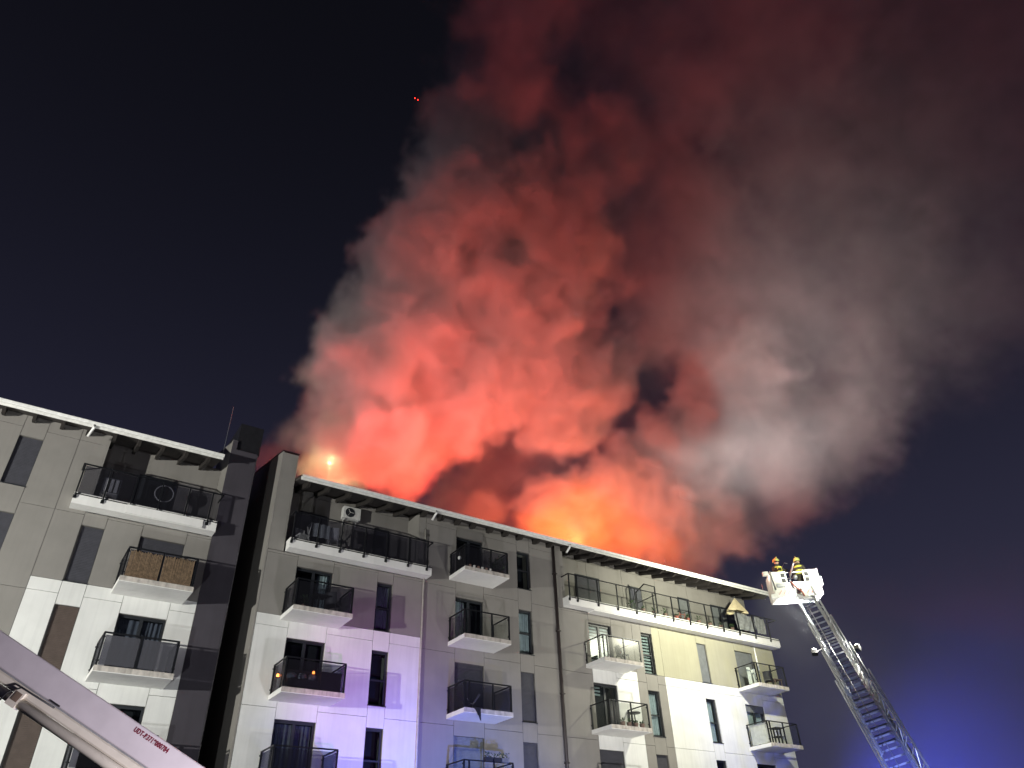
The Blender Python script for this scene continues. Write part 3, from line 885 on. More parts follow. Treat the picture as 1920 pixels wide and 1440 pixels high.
# long right terrace
for i in range(9):
    q = tp(1205 + 21 * i, 1140 + 4.9 * i, 27.75, TZ)
    plant((q.x, q.y, TZ), 0.10 + 0.08 * (i % 3), 'low plant in the row along the front edge of the long terrace', 10, 'redpot' if i in (3, 4) else 'pot', group='plants along the long terrace', spread=0.16)
q = tp(1183, 1128, 28.2, TZ); plant((q.x, q.y, TZ), 0.5, 'dark bushy plant beside the terrace door under the rafters', 40, spread=0.3)
q = tp(1275, 1140, 28.6, TZ)
t = thing('bicycle', (q.x, q.y, TZ), 'bicycle with pale wheels leaning at the wall behind the glass screen', 'bicycle', rz=0.2)
for xx in (-0.5, 0.5):
    w_ = lpart(MB().torus(0.31, 0.02, Matrix.Translation((xx, 0, 0.33)), 28, 6), 'wheel', M['black'], t, True)
    sp = MB()
    for k in range(8):
        an = k * math.pi / 4; sp.bar((xx, 0, 0.33), (xx + 0.3 * math.cos(an), 0, 0.33 + 0.3 * math.sin(an)), 0.006)
    lpart(sp, 'spokes', M['steel'], w_)
fr = MB()
for u_, v_ in (((-0.5, 0, 0.33), (-0.12, 0, 0.75)), ((-0.5, 0, 0.33), (0, 0, 0.3)), ((0, 0, 0.3), (-0.12, 0, 0.85)), ((0, 0, 0.3), (0.38, 0, 0.72)), ((-0.12, 0, 0.75), (0.38, 0, 0.78)), ((0.5, 0, 0.33), (0.36, 0, 0.92))): fr.tube([u_, v_], 0.018, 6)
lpart(fr, 'frame', M['redpot'], t); lpart(MB().box(-0.25, 0.02, -0.05, 0.05, 0.86, 0.9), 'saddle', M['black'], t)
lpart(MB().tube([(0.36, -0.25, 0.95), (0.36, 0, 0.93), (0.36, 0.25, 0.95)], 0.015, 6), 'handlebar', M['black'], t)
# glass divider between two flats
d0 = tp(1229, 1108, 27.45); 
xs = d0.x
t = thing('privacy_screen', (xs, 27.5, TZ), 'tall framed glass privacy screen dividing the long terrace', 'screen')
pts = [(0, 1.02), (0.0, 1.45), (0.75, 1.85), (1.45, 1.60), (1.45, 0.05), (0, 0.05)]
fr = MB()
for (u0, v0), (u1, v1) in zip(pts, pts[1:] + pts[:1]): fr.bar((0, u0, v0), (0, u1, v1), 0.05)
lpart(fr, 'frame', M['rail'], t)
lpart(MB().prism([(u * 0.97 + 0.02, v * 0.985) for u, v in pts[1:]], 'x', -0.006, 0.006), 'pane', M['clear'], t)
lpart(MB().bar((0, 0.03, 1.02), (0, 1.45, 1.0), 0.03), 'crossbar', M['rail'], t)
# parasol, draped cloths
q = tp(1384, 1150, 28.0, TZ)
t = thing('garden_parasol', (q.x, q.y, TZ), 'beige half folded parasol leaning over the terrace railing near the roof corner', 'parasol')
ap = tp(1377, 1121, 28.0) - Vector(t.location); c1 = tp(1362, 1146, 27.7) - Vector(t.location); c2 = tp(1403, 1148, 27.6) - Vector(t.location); c3 = tp(1382, 1143, 27.45) - Vector(t.location); c4 = (c1 + c2) / 2 + Vector((0, 0.9, 0.1))
cn = MB(); cn.v = [tuple(v) for v in (ap, c1, c3, c2, c4)]
cn.f = [(0, 1, 2), (0, 2, 3), (0, 3, 4), (0, 4, 1)]
lpart(cn, 'canopy', M['beige'], t)
lpart(MB().tube([(ap.x, ap.y, 0.03), tuple(ap + Vector((0, 0, 0.08)))], 0.022, 8), 'pole', M['steel'], t)
lpart(MB().sheet(lambda u, v: tuple(c1.lerp(c2, u) + Vector((0, -0.02 + 0.02 * math.sin(u * 20), -0.16 * v - 0.03 * math.sin(u * 12)))), 16, 2), 'valance', M['beige'], t, True)
lpart(MB().lathe([(0.25, 0), (0.25, 0.05), (0.05, 0.09)], (ap.x, ap.y, 0), 14), 'base', M['black'], t)
for i, (xa, xb) in enumerate(((1377, 1412), (1414, 1432))):
    A_ = tp(xa, 1150 + (xa - 1377) * 0.25, 27.55); B_ = tp(xb, 1150 + (xb - 1377) * 0.25, 27.55)
    dr = MB(); dr.sheet(lambda u, v: (A_.x + (B_.x - A_.x) * u, 27.56 + 0.025 * math.sin(u * 21 + v * 5) * (0.4 + v), 15.16 - 0.92 * v + 0.05 * math.sin(u * 6.28) * (1 - v)), 24, 12)
    tag(dr.build('draped_cloth', M['greyfab'], None, True), ['wide grey cloth hung inside the terrace glass under the parasol', 'narrow grey cloth hung beside the wide one at the terrace corner'][i], 'cloth')
# end column balconies
q = tp(1417, 1215, 26.95)
q2_ = tp(1424, 1262, 26.95)
t = thing('closed_parasol', (q2_.x, 26.95, z2), 'tall white closed parasol pole on the end balcony', 'parasol')
lpart(MB().tube([(0, 0, 0.05), (0, 0, 0.75)], 0.02, 8), 'pole', M['steel'], t)
lpart(MB().tube([(0, 0, 0.75), (0, 0, 1.5), (0, 0, q.z - z2)], [0.05, 0.045, 0.03], 8), 'canopy', M['whiteplastic'], t, True)
lpart(MB().lathe([(0.2, 0), (0.2, 0.05)], n=12), 'base', M['black'], t)
chair((34.9, 27.25, z2), 2.2, M['black'], 'dark folding chair beside the white closed parasol')
lmesh(MB().box(-0.3, 0.3, -0.3, 0.3, 0.44, 0.47).bar((-0.25, -0.25, 0.44), (-0.25, -0.25, 0), 0.03).bar((0.25, -0.25, 0.44), (0.25, -0.25, 0), 0.03).bar((0.25, 0.25, 0.44), (0.25, 0.25, 0), 0.03).bar((-0.25, 0.25, 0.44), (-0.25, 0.25, 0), 0.03), 'side_table', M['wood'], (35.3, 27.2, z2), 'low wooden table at the outer corner of the end balcony', 'table')
cl = MB(); cl.sheet(lambda u, v: (33.45 + 0.75 * u, 27.4 + 0.06 * math.sin(u * 16), z2 + 0.95 - 0.85 * v + 0.05 * math.sin(u * 9)), 20, 6)
tag(cl.build('laundry_sheet', M['curtain'], None, True), 'pale crumpled laundry hanging on the end balcony beside the closed shutter', 'laundry')
t = thing('high_table', (34.35, 27.0, z3), 'dark high table with lower shelf on the lowest visible end balcony', 'table')
lpart(MB().box(-0.32, 0.32, -0.25, 0.25, 0.78, 0.82), 'table_top', M['black'], t)
lpart(MB().box(-0.25, 0.28, -0.2, 0.2, 0.38, 0.41), 'shelf', M['black'], t)
for sx in (-0.26, 0.26): lpart(MB().box(sx - 0.03, sx + 0.03, -0.03, 0.03, 0, 0.779), 'leg', M['black'], t)
lmesh(MB().box(-0.008, 0.008, -0.62, 0.58, 0.25, 0.98).box(-0.012, 0.012, -0.62, 0.58, 0.05, 0.249), 'windbreak', M['whiteplastic'], (33.32, 27.28, z3), 'white windbreak board inside the left glass of the end balcony', 'windbreak')

# ------------------------------------------------------------------ lifting boom crossing the lower left corner
d1, d2 = 9.0, 8.2
A_ = atD(-160, 1108, d1 + 0.5); B_ = atD(420, 1500, d2)          # axis of the box section
ax = (B_ - A_).normalized(); vw = (A_ + B_) / 2 - Vector((0, 0, CAMZ)); vw.normalize()
nrm = -(vw - ax * vw.dot(ax)).normalized(); sd = nrm.cross(ax).normalized()
if sd.z < 0: sd = -sd
BM = thing('lifting_boom', A_, 'pale telescopic lifting boom with red registration lettering crossing the lower left', 'boom')


def bo(p): return tuple(Vector(p) - Vector(BM.location))


def bpt(t, s, n): return A_ + ax * t + sd * s + nrm * n


LB_ = (B_ - A_).length + 2.0


def bbox(t0, t1, s0, s1, n0, n1):
    m = MB(); P = []
    for (t_, s_, n_) in ((t0, s0, n0), (t1, s0, n0), (t1, s1, n0), (t0, s1, n0), (t0, s0, n1), (t1, s0, n1), (t1, s1, n1), (t0, s1, n1)):
        P.append(bo(bpt(t_, s_, n_)))
    m.v = P; m.f = [(0, 3, 2, 1), (4, 5, 6, 7), (0, 1, 5, 4), (1, 2, 6, 5), (2, 3, 7, 6), (3, 0, 4, 7)]
    return m


HW = 0.125
bb = lpart(bbox(0, LB_, -HW, HW, -0.25, 0.0), 'boom_section', M['boom'], BM)
bm_ = bb.modifiers.new('bevel', 'BEVEL'); bm_.width = 0.018; bm_.segments = 3
lpart(bbox(0, LB_, -HW - 0.010, -HW - 0.0005, -0.24, -0.012), 'seam_strip', M['greyfab'], BM)
fl_ = lpart(bbox(0, LB_, -HW - 0.095, -HW - 0.0105, -0.22, -0.02), 'lower_flange', M['boompipe'], BM)
fl_.modifiers.new('bevel', 'BEVEL').width = 0.015
lpart(MB().tube([bo(bpt(-0.2, -HW - 0.142, -0.03)), bo(bpt(LB_, -HW - 0.142, -0.03))], 0.046, 14), 'hydraulic_pipe', M['boompipe'], BM, True)
# clamp where the pipes are held
tcl = (atD(38, 1300, 8.8) - A_).dot(ax)
lpart(bbox(tcl - 0.05, tcl + 0.05, -HW - 0.20, -HW - 0.05, -0.09, 0.018), 'pipe_clamp', M['boompipe'], BM)
lpart(bbox(tcl - 0.03, tcl + 0.035, -HW - 0.15, -HW - 0.07, 0.0185, 0.024), 'clamp_plate', M['wood'], BM)
lpart(MB().tube([bo(bpt(tcl - 0.1, -HW - 0.21, 0.02)), bo(bpt(tcl - 0.09, -HW - 0.12, 0.03)), bo(bpt(tcl - 0.02, -HW - 0.03, 0.02)), bo(bpt(tcl + 0.35, -HW - 0.02, 0.012))], 0.009, 6), 'cable', M['black'], BM, True)
lpart(bbox(tcl + 0.28, tcl + 0.38, -HW + 0.004, -HW + 0.020, 0.001, 0.012), 'latch', M['black'], BM)
fc = bpy.data.curves.new('registration_lettering', 'FONT'); fc.body = 'UDT-R3719000784'; fc.size = 0.060; fc.extrude = 0.0008; fc.space_character = 1.14; fc.offset = 0.0022
fc.materials.append(M['redpaint'])
tmp_ = bpy.data.objects.new('registration_lettering_curve', fc); C.objects.link(tmp_)
bpy.context.view_layer.update()
fme = bpy.data.meshes.new_from_object(tmp_.evaluated_get(bpy.context.evaluated_depsgraph_get()))
bpy.data.objects.remove(tmp_)
fo = bpy.data.objects.new('registration_lettering', fme); C.objects.link(fo); fo.parent = BM
tq = (atD(246, 1372, 8.4) - A_).dot(ax)
po = Vector(bo(bpt(tq, 0.050, 0.002)))
xr, yu, zn = ax, sd, nrm
if xr.cross(yu).dot(zn) < 0: pass
fo.matrix_local = Matrix(((xr.x * 0.72, yu.x, zn.x, po.x), (xr.y * 0.72, yu.y, zn.y, po.y), (xr.z * 0.72, yu.z, zn.z, po.z), (0, 0, 0, 1)))
# pedestal below the frame
E_ = bpt(LB_ - 0.1, 0, -0.12)
lpart(MB().bar(bo((E_.x, E_.y, 0.0)), bo(E_), 0.5, 0.5), 'turret', M['boom'], BM)

# ------------------------------------------------------------------ turntable ladder with rescue basket
TIP = atD(1507, 1116, 38.0)
BAS = atD(1847, 1720, 31.0); BAS.z = 1.6
LD = thing('turntable_ladder', (BAS.x, BAS.y, 0), 'extended fire engine turntable ladder with work lights, reaching up beside the block end', 'ladder')


def lo(p): return tuple(Vector(p) - Vector(LD.location))


lax = (TIP - BAS).normalized(); LL = (TIP - BAS).length
lw = lax.cross(Vector((0, 0, 1))).normalized()              # across the ladder
vdir = (Vector((0, 0, CAMZ)) - (TIP + BAS) / 2).normalized()
ln_ = lw.cross(lax).normalized()
if ln_.dot(vdir) < 0: ln_ = -ln_
# turn the rung plane partly towards the street, as in the picture
rot = Matrix.Rotation(math.radians(-28), 3, lax)
lw = rot @ lw; ln_ = rot @ ln_


def lp(t, a, n): return BAS + lax * t + lw * a + ln_ * n


secs = [(0.0, 8.0, 0.50, 0.00, 0.62), (5.0, LL - 3.6, 0.43, 0.06, 0.54), (7.6, LL - 2.0, 0.37, 0.12, 0.46), (9.6, LL + 0.3, 0.31, 0.18, 0.40)]
for (t0, t1, hw, off, hh) in secs:
    fr = MB()
    for s_ in (-1, 1):
        fr.bar(lo(lp(t0, s_ * hw, off)), lo(lp(t1, s_ * hw, off)), 0.075, 0.10)
        fr.bar(lo(lp(t0, s_ * (hw + hh * 0.28), off + hh)), lo(lp(t1, s_ * (hw + hh * 0.28), off + hh)), 0.05, 0.06)
        n = int((t1 - t0) / 0.62)
        for k in range(n + 1):
            ta = t0 + (t1 - t0) * k / n
            fr.bar(lo(lp(ta, s_ * hw, off)), lo(lp(ta, s_ * (hw + hh * 0.28), off + hh)), 0.03)
            if k < n:
                tb = t0 + (t1 - t0) * (k + 1) / n
                if k % 2 == 0: fr.bar(lo(lp(ta, s_ * hw, off)), lo(lp(tb, s_ * (hw + hh * 0.28), off + hh)), 0.026)
                else: fr.bar(lo(lp(ta, s_ * (hw + hh * 0.28), off + hh)), lo(lp(tb, s_ * hw, off)), 0.026)
    sec = lpart(fr, 'ladder_section', M['ladder'], LD)
    n = int((t1 - t0) / 0.31)
    for k in range(1, n):
        ta = t0 + (t1 - t0) * k / n
        lpart(MB().bar(lo(lp(ta, -hw + 0.04, off)), lo(lp(ta, hw - 0.04, off)), 0.045, 0.06), 'rung', M['ladder'], sec)
# hoses and cables along the ladder
for a_ in (-0.16, 0.30, 0.36, 0.42):
    lpart(MB().tube([lo(lp(1, a_, 0.34)), lo(lp(LL - 0.6, a_ * 0.8, 0.36))], 0.022, 6), 'cable', M['steel'], LD, True)
lpart(MB().lathe([(1.1, 0.0), (1.1, 0.9), (0.7, 1.0), (0.7, 1.5)], n=20), 'turntable', M['redstripe'], LD)
# work lights half way up the top section
for px, py, dd, aim_ in ((1527, 1222, 35.9, atD(1385, 740, 54)), (1607, 1214, 35.2, atD(1560, 640, 56))):
    q = atD(px, py, dd)
    dirn = (aim_ - q).normalized()
    hd = MB(); hd.bar(lo(q - dirn * 0.14), lo(q + dirn * 0.06), 0.24, 0.20)
    h_ = lpart(hd, 'work_light', M['black'], LD)
    lpart(MB().sphere(lo(q + dirn * 0.07), 0.085, 12, 8), 'lens', M['lampglow'], h_, True)
    tt = (q - BAS).dot(lax); base_ = lp(tt, 0.45 if (q - BAS).dot(lw) > 0 else -0.45, 0.1)
    lpart(MB().bar(lo(q - dirn * 0.05), lo(base_), 0.04), 'bracket', M['black'], LD)
    lamp('work_light_beam', 'SPOT', q + dirn * 0.12, 95000, (0.96, 0.97, 0.92), q + dirn * 5, 0.08, 46 if px < 1600 else 60, 1.0)
    lamp('work_light_spill', 'POINT', q + dirn * 0.2 + Vector((0, -0.25, 0)), 170, (1.0, 0.98, 0.84), size=0.08)
# added fill near the turntable, brightens the ladder along its length
lp0 = BAS + Vector((-1.6, -1.8, 0.6))
lamp('ladder_fill', 'SPOT', lp0, 2300, (0.5, 0.60, 1.0), BAS + lax * LL * 0.55, 0.1, 34, 1.0)
# rescue basket
BC = atD(1487, 1094, 38.0)
ba = math.radians(-40)
BK = thing('rescue_basket', (BC.x, BC.y, BC.z - 0.75), 'white rescue basket with red chevrons at the tip of the ladder', 'basket', rz=ba)
bw, bd, bh = 1.05, 0.55, 1.15
lpart(MB().box(-bw, bw, -bd, bd, 0.0, 0.10), 'floor', M['basket'], BK)
for s_ in (-1, 1):
    x_a, x_b = sorted((s_ * bw, s_ * 0.38))
    pn = MB(); pn.prism([(x_a + (0.10 if s_ < 0 else 0), 0.30), (x_b - (0.10 if s_ > 0 else 0), 0.30), (x_b, bh), (x_a, bh)], 'y', -bd - 0.03, -bd + 0.02)
    lpart(pn, 'front_panel', M['basket'], BK)
    lpart(MB().box(s_ * bw - 0.025, s_ * bw + 0.025, -bd + 0.021, bd, 0.101, bh), 'side_panel', M['basket'], BK)
    for k in range(2):
        lpart(MB().box(min(s_ * 0.44, s_ * 0.62), max(s_ * 0.44, s_ * 0.62), -bd - 0.036, -bd - 0.031, 0.62 + 0.25 * k, 0.80 + 0.25 * k), 'cutout', M['black'], BK)
    sk = lpart(MB().box(min(s_ * bw, s_ * 0.15), max(s_ * bw, s_ * 0.15), -bd - 0.06, -bd - 0.035, -0.05, 0.29), 'skirt', M['basket'], BK)
    for k in range(3):
        xx = s_ * (0.42 + 0.2 * k)
        lpart(MB().bar((xx - 0.07, -bd - 0.064, 0.06), (xx + 0.07, -bd - 0.064, 0.24), 0.012, 0.07, up=(0, 1, 0)), 'chevron', M['redstripe'], sk)
    MBr = MB().tube([(s_ * bw, -bd, bh), (s_ * bw, -bd, bh + 0.05), (s_ * bw, bd, bh + 0.05), (0, bd, bh + 0.05)], 0.025, 8)
    lpart(MBr, 'hand_rail', M['steel'], BK, True)
lpart(MB().box(-bw, bw, bd - 0.02, bd + 0.02, 0.101, bh * 0.8), 'back_panel', M['steel'], BK)
lpart(MB().box(-0.37, 0.37, -bd - 0.02, -bd, 0.30, 0.62), 'gate', M['steel'], BK)
lpart(MB().box(-0.35, 0.35, -bd - 0.02, -bd, 1.06, 1.10), 'gate_bar', M['steel'], BK)
for (xx, yy, zz) in ((-bw - 0.22, -bd + 0.05, bh - 0.05), (-bw - 0.10, -bd, 0.0), (bw - 0.1, bd, bh + 0.3)):
    h_ = lpart(MB().box(xx - 0.12, xx + 0.12, yy - 0.08, yy + 0.08, zz - 0.08, zz + 0.10).bar((xx + 0.1, yy, zz), (xx + 0.25, yy, zz - 0.05), 0.04), 'flood_lamp', M['basket'], BK)
    lpart(MB().box(xx - 0.10, xx + 0.10, yy + 0.081, yy + 0.09, zz - 0.06, zz + 0.08), 'lens', M['lampglow'], h_)
lpart(MB().tube([(-0.25, -bd - 0.05, 0.65), (-0.2, -bd - 0.12, 0.95), (-0.1, -bd - 0.2, 1.15), (-0.05, -bd - 0.55, 1.3)], [0.05, 0.05, 0.045, 0.03], 10), 'water_monitor', M['steel'], BK, True)
lpart(MB().tube([(-0.25, -bd - 0.06, 0.62), (-0.1, -bd - 0.14, 0.35), (0.12, -bd - 0.12, 0.1), (0.2, -bd - 0.2, -0.3)], 0.04, 8), 'hose', M['redpot'], BK, True)
lpart(MB().sphere((0.0, -bd - 0.06, 0.82), 0.11, 12, 8), 'spot_lamp', M['steel'], BK, True)
lpart(MB().tube([(-0.15, bd - 0.1, 1.2), (-0.18, bd - 0.12, 1.75), (-0.05, bd - 0.15, 1.92), (0.08, bd - 0.15, 1.88)], 0.018, 6), 'lamp_arm', M['steel'], BK, True)
lpart(MB().box(bw + 0.03, bw + 0.2, -0.3, 0.1, 0.5, 0.9), 'equipment_box', M['basket'], BK)
lpart(MB().box(-0.9, -0.55, -bd - 0.07, -bd - 0.037, 0.42, 0.58), 'number_plate', M['steel'], BK)
lpart(MB().bar((0.1, -bd + 0.1, 0.02), (0.25, -bd - 0.35, -0.35), 0.5, 0.12), 'mount', M['ladder'], BK)
lamp('basket_floodlight', 'SPOT', BC + Vector((-0.3, 1.0, 0.7)), 4300, (1.0, 0.99, 0.78), (31.0, 28.0, 12.2), 0.15, 150, 0.8)
lamp('basket_fill', 'POINT', BC + Vector((-0.9, -1.6, 0.5)), 260, (1.0, 1.0, 0.80), size=0.1)  # added fill hanging in front, brightens the basket and crew


def firefighter(loc, rz, label, arm):
    t = thing('person', loc, label, 'person', rz=rz)
    J = [(0, 0, 0.95), (0, 0, 1.15), (0, 0.0, 1.42), (0, -0.01, 1.54), (0, -0.03, 1.68), (0, -0.03, 1.76)]
    R_ = [0.17, 0.155, 0.17, 0.065, 0.10, 0.075]
    E2 = [(0, 1), (1, 2), (2, 3), (3, 4), (4, 5)]
    for s_ in (-1, 1):
        k = len(J)
        J += [(s_ * 0.10, 0, 0.88), (s_ * 0.12, -0.02, 0.50), (s_ * 0.13, 0.02, 0.09), (s_ * 0.13, -0.14, 0.04)]
        R_ += [0.105, 0.085, 0.065, 0.05]; E2 += [(0, k), (k, k + 1), (k + 1, k + 2), (k + 2, k + 3)]
        k = len(J)
        if arm:
            J += [(s_ * 0.20, 0, 1.40), (s_ * 0.28, -0.12, 1.20), (s_ * 0.22, -0.36, 1.16), (s_ * 0.20, -0.44, 1.16)]
        else:
            J += [(s_ * 0.20, 0, 1.40), (s_ * 0.29, -0.02, 1.14), (s_ * 0.24, -0.28, 1.12), (s_ * 0.22, -0.37, 1.14)]
        R_ += [0.085, 0.065, 0.05, 0.042]; E2 += [(2, k), (k, k + 1), (k + 1, k + 2), (k + 2, k + 3)]
    me = bpy.data.meshes.new('body'); me.from_pydata(J, E2, []); me.materials.append(M['coat'])
    o = bpy.data.objects.new('body', me); C.objects.link(o); o.parent = t
    sm = o.modifiers.new('skin', 'SKIN'); sm.use_smooth_shade = True
    if not me.skin_vertices: me.attributes.new('x', 'FLOAT', 'POINT')
    for i, sv in enumerate(me.skin_vertices[0].data if me.skin_vertices else []):
        sv.radius = (R_[i], R_[i]); sv.use_root = (i == 0)
    o.modifiers.new('sub', 'SUBSURF').levels = 1; o.modifiers['sub'].render_levels = 2
    lpart(MB().sphere((0, -0.035, 1.68), 0.112, 14, 10), 'face', M['skin'], t, True)
    hm = lpart(MB().lathe([(0.165, 1.70), (0.15, 1.735), (0.145, 1.78), (0.11, 1.85), (0.03, 1.885)], (0, -0.02, 0), 18), 'helmet', M['helmet'], t, True)
    lpart(MB().lathe([(0.150, 1.66), (0.156, 1.70)], (0, -0.055, 0), 18), 'visor', M['visor'], t, True)
    lpart(MB().box(-0.012, 0.012, -0.14, 0.12, 1.87, 1.905), 'crest', M['helmet'], hm)
    for zz, rr in ((1.38, 0.20), (1.18, 0.185), (1.05, 0.19)):
        lpart(MB().lathe([(rr, zz), (rr, zz + 0.055)], (0, 0, 0), 18), 'reflective_band', M['hivis'], t, True)
    for s_ in (-1, 1):
        lpart(MB().tube([(s_ * 0.10, 0, 0), (s_ * 0.10, 0, 0)] and [(s_ * 0.09, -0.175, 1.05), (s_ * 0.10, -0.185, 1.38), (s_ * 0.09, -0.06, 1.47)], 0.02, 6), 'brace', M['hivis'], t, True)
        k = 9 if s_ < 0 else 17
        hx, hy, hz = (s_ * 0.20, -0.44, 1.16) if arm else (s_ * 0.22, -0.37, 1.14)
        hnd = MB()
        for f_ in range(4):
            fx = hx - 0.03 + 0.02 * f_
            hnd.tube([(fx, hy - 0.02, hz), (fx, hy - 0.065, hz + 0.005), (fx, hy - 0.085, hz - 0.025), (fx, hy - 0.07, hz - 0.045 - 0.004 * (f_ % 2))], [0.011, 0.010, 0.009, 0.008], 6)
        hnd.tube([(hx - s_ * 0.035, hy, hz - 0.005), (hx - s_ * 0.055, hy - 0.035, hz - 0.02), (hx - s_ * 0.05, hy - 0.06, hz - 0.035)], [0.012, 0.011, 0.009], 6)
        hnd.box(hx - 0.04, hx + 0.04, hy - 0.03, hy + 0.03, hz - 0.018, hz + 0.018)
        lpart(hnd, 'glove', M['black'], t, True)
    return t


bm3 = Matrix.Rotation(ba, 3, 'Z')
for (lx, ly, yaw, lb, arm) in ((-0.55, -0.08, 0.25, 'firefighter in lime helmet standing at the lamp side of the rescue basket', True),
                               (0.42, -0.02, 2.6, 'firefighter with back turned standing on the ladder side of the rescue basket', False)):
    q = Vector(BK.location) + bm3 @ Vector((lx, ly, 0.10))
    firefighter(q, ba + yaw, lb, arm)

# ------------------------------------------------------------------ drone with two red lights
dp = atD(780.7, 185.6, 60.0)
t = thing('drone', dp, 'tiny hovering drone showing two red lights in the black sky', 'drone', rz=math.radians(-35))
dw = 60.0 / FPX * 2.7
lpart(MB().sphere((0, 0, 0.02), 0.08, 12, 8, (1, 1, 0.5)), 'body', M['black'], t, True)
for sx in (-1, 1):
    for sy in (-1, 1):
        ar = lpart(MB().bar((0, 0, 0.03), (sx * 0.17, sy * 0.17, 0.05), 0.02), 'arm', M['black'], t)
        lpart(MB().box(sx * 0.17 - 0.11, sx * 0.17 + 0.11, sy * 0.17 - 0.01, sy * 0.17 + 0.01, 0.07, 0.074), 'rotor', M['black'], ar)
for s_ in (-1, 1):
    q = atD(780.7 + 2.8 * s_, 185.6 + 1.5 * s_, 59.8) - dp
    q = Matrix.Rotation(math.radians(35), 3, 'Z') @ q
    lpart(MB().sphere(tuple(q), 0.042, 10, 8), 'beacon', M['redglow'], t, True)

# ------------------------------------------------------------------ lamp glowing through the smoke behind the roof
q = atY(618, 868, 42.5)
FL = thing('floodlight_mast', (q.x, q.y, 17.0), 'bright yellowish floodlight glowing through the smoke behind the eaves', 'floodlight')
lpart(MB().tube([(0, 0, 0), (0, 0, q.z - 17.0 - 0.3)], 0.05, 8), 'mast', M['steel'], FL)
h_ = lpart(MB().lathe([(0.10, 0.25), (0.22, 0.12), (0.24, -0.05), (0.2, -0.06)], (0, 0.25, q.z - 17.0), 16), 'lamp_head', M['black'], FL)
lpart(MB().sphere((0, 0, q.z - 17.0), 0.10, 14, 10), 'lens', M['farglow'], h_, True)
lamp('floodlight_glow', 'POINT', (q.x, q.y - 0.5, q.z), 1300, (1.0, 0.78, 0.36), size=0.1)
LAMP_AT = q.copy()

# ------------------------------------------------------------------ smoke, flames and thin air
PUFFS = [
    # px, py, radius px, density weight
    (640, 850, 70, 0.8), (625, 750, 62, 0.8), (700, 800, 105, 1), (672, 690, 95, 1), (645, 640, 55, .8), (715, 868, 55, .8), (618, 850, 50, 1.0), (525, 850, 42, .12), (560, 820, 45, .2),
    (760, 600, 110, 1), (800, 490, 105, 1), (765, 420, 60, .8), (870, 390, 110, 1), (900, 280, 90, .8), (865, 240, 70, .6),
    (960, 180, 110, .35), (950, 60, 110, .18), (1000, -40, 130, .15),
    (820, 770, 100, 1), (900, 700, 115, 1), (1000, 640, 125, 1), (1060, 745, 100, 1), (1125, 690, 80, 1), 
    (920, 560, 130, 1), (1020, 500, 125, 1), (1000, 400, 120, .8), (1080, 300, 110, .5),
    (905, 960, 45, .2),
    (1055, 965, 80, 1), (1130, 920, 80, 1), (1190, 895, 80, 1), (1240, 960, 90, 1), (1190, 1000, 80, 1), (1290, 1010, 70, 1),
    (1250, 860, 85, 1), (1310, 930, 90, 1), (1180, 835, 50, 1), (1330, 820, 85, .9),
    (1375, 715, 85, 1), (1315, 765, 68, 1), (1430, 770, 65, .5), (1405, 660, 60, .8),
    (1430, 870, 95, .6), (1375, 955, 62, .9), (1530, 800, 100, .22), (1490, 890, 70, .3), (1600, 720, 90, .12),
    (1350, 560, 150, .10), (1500, 600, 150, .10), (1235, 590, 90, .22), (1250, 430, 150, .12), (1180, 300, 130, .15),
    (1290, 190, 90, .26), (1450, 400, 180, .05), (1600, 520, 190, .05), (1200, 90, 150, .09), (1400, 60, 200, .07),
    (1650, 220, 260, .028), (1820, 60, 250, .028), (1800, 500, 170, .03), (1760, 360, 160, .03), (1880, 250, 160, .03),
]


def pdist(x, y):
    d = 44.5 + max(0, x - 650) * 0.016
    return min(d, 59) + max(0, (500 - y)) * 0.004


PP = []
for (x, y, r, w_) in PUFFS:
    d = pdist(x, y); c_ = atD(x, y, d); PP.append((c_, r * d / FPX * (1.12 if x < 1335 or y > 950 else 1.2), w_))
for (x, y, r, w_) in ((930, 890, 110, .16), (1000, 880, 80, .14), (1185, 710, 75, .14), (1130, 800, 70, .12), (860, 930, 60, .14)):
    d = pdist(x, y) + 7.0; PP.append((atD(x, y, d), r * d / FPX * 1.2, w_))
PP.append((LAMP_AT + Vector((0, -0.6, 0)), 2.6, 0.7))
lo_ = Vector((min(c.x - r for c, r, _ in PP) - 2.5, min(c.y - r for c, r, _ in PP) - 2.5, 15.5))
hi_ = Vector((max(c.x + r for c, r, _ in PP) + 2.5, max(c.y + r for c, r, _ in PP) + 2.5, max(c.z + r for c, r, _ in PP) + 2.5))
VOX = 0.27


def volume_object(name, lo, hi, vox, mat, build, label_kind='stuff'):
    ng = bpy.data.node_groups.new(name, 'GeometryNodeTree')
    ng.interface.new_socket('Geometry', in_out='INPUT', socket_type='NodeSocketGeometry')
    ng.interface.new_socket('Geometry', in_out='OUTPUT', socket_type='NodeSocketGeometry')
    N, L = ng.nodes, ng.links
    out = N.new('NodeGroupOutput')
    vc = N.new('GeometryNodeVolumeCube')
    vc.inputs['Min'].default_value = lo; vc.inputs['Max'].default_value = hi
    for k, ax_ in enumerate('XYZ'):
        vc.inputs['Resolution ' + ax_].default_value = max(8, int((hi[k] - lo[k]) / vox))
    den = build(N, L)
    L.new(den, vc.inputs['Density'])
    sm = N.new('GeometryNodeSetMaterial'); sm.inputs['Material'].default_value = mat
    L.new(vc.outputs[0], sm.inputs['Geometry']); L.new(sm.outputs[0], out.inputs[0])
    vd = bpy.data.volumes.new(name); vd.materials.append(mat)
    o = bpy.data.objects.new(name, vd); C.objects.link(o)
    md = o.modifiers.new('density', 'NODES'); md.node_group = ng
    tag(o, kind=label_kind)
    return o


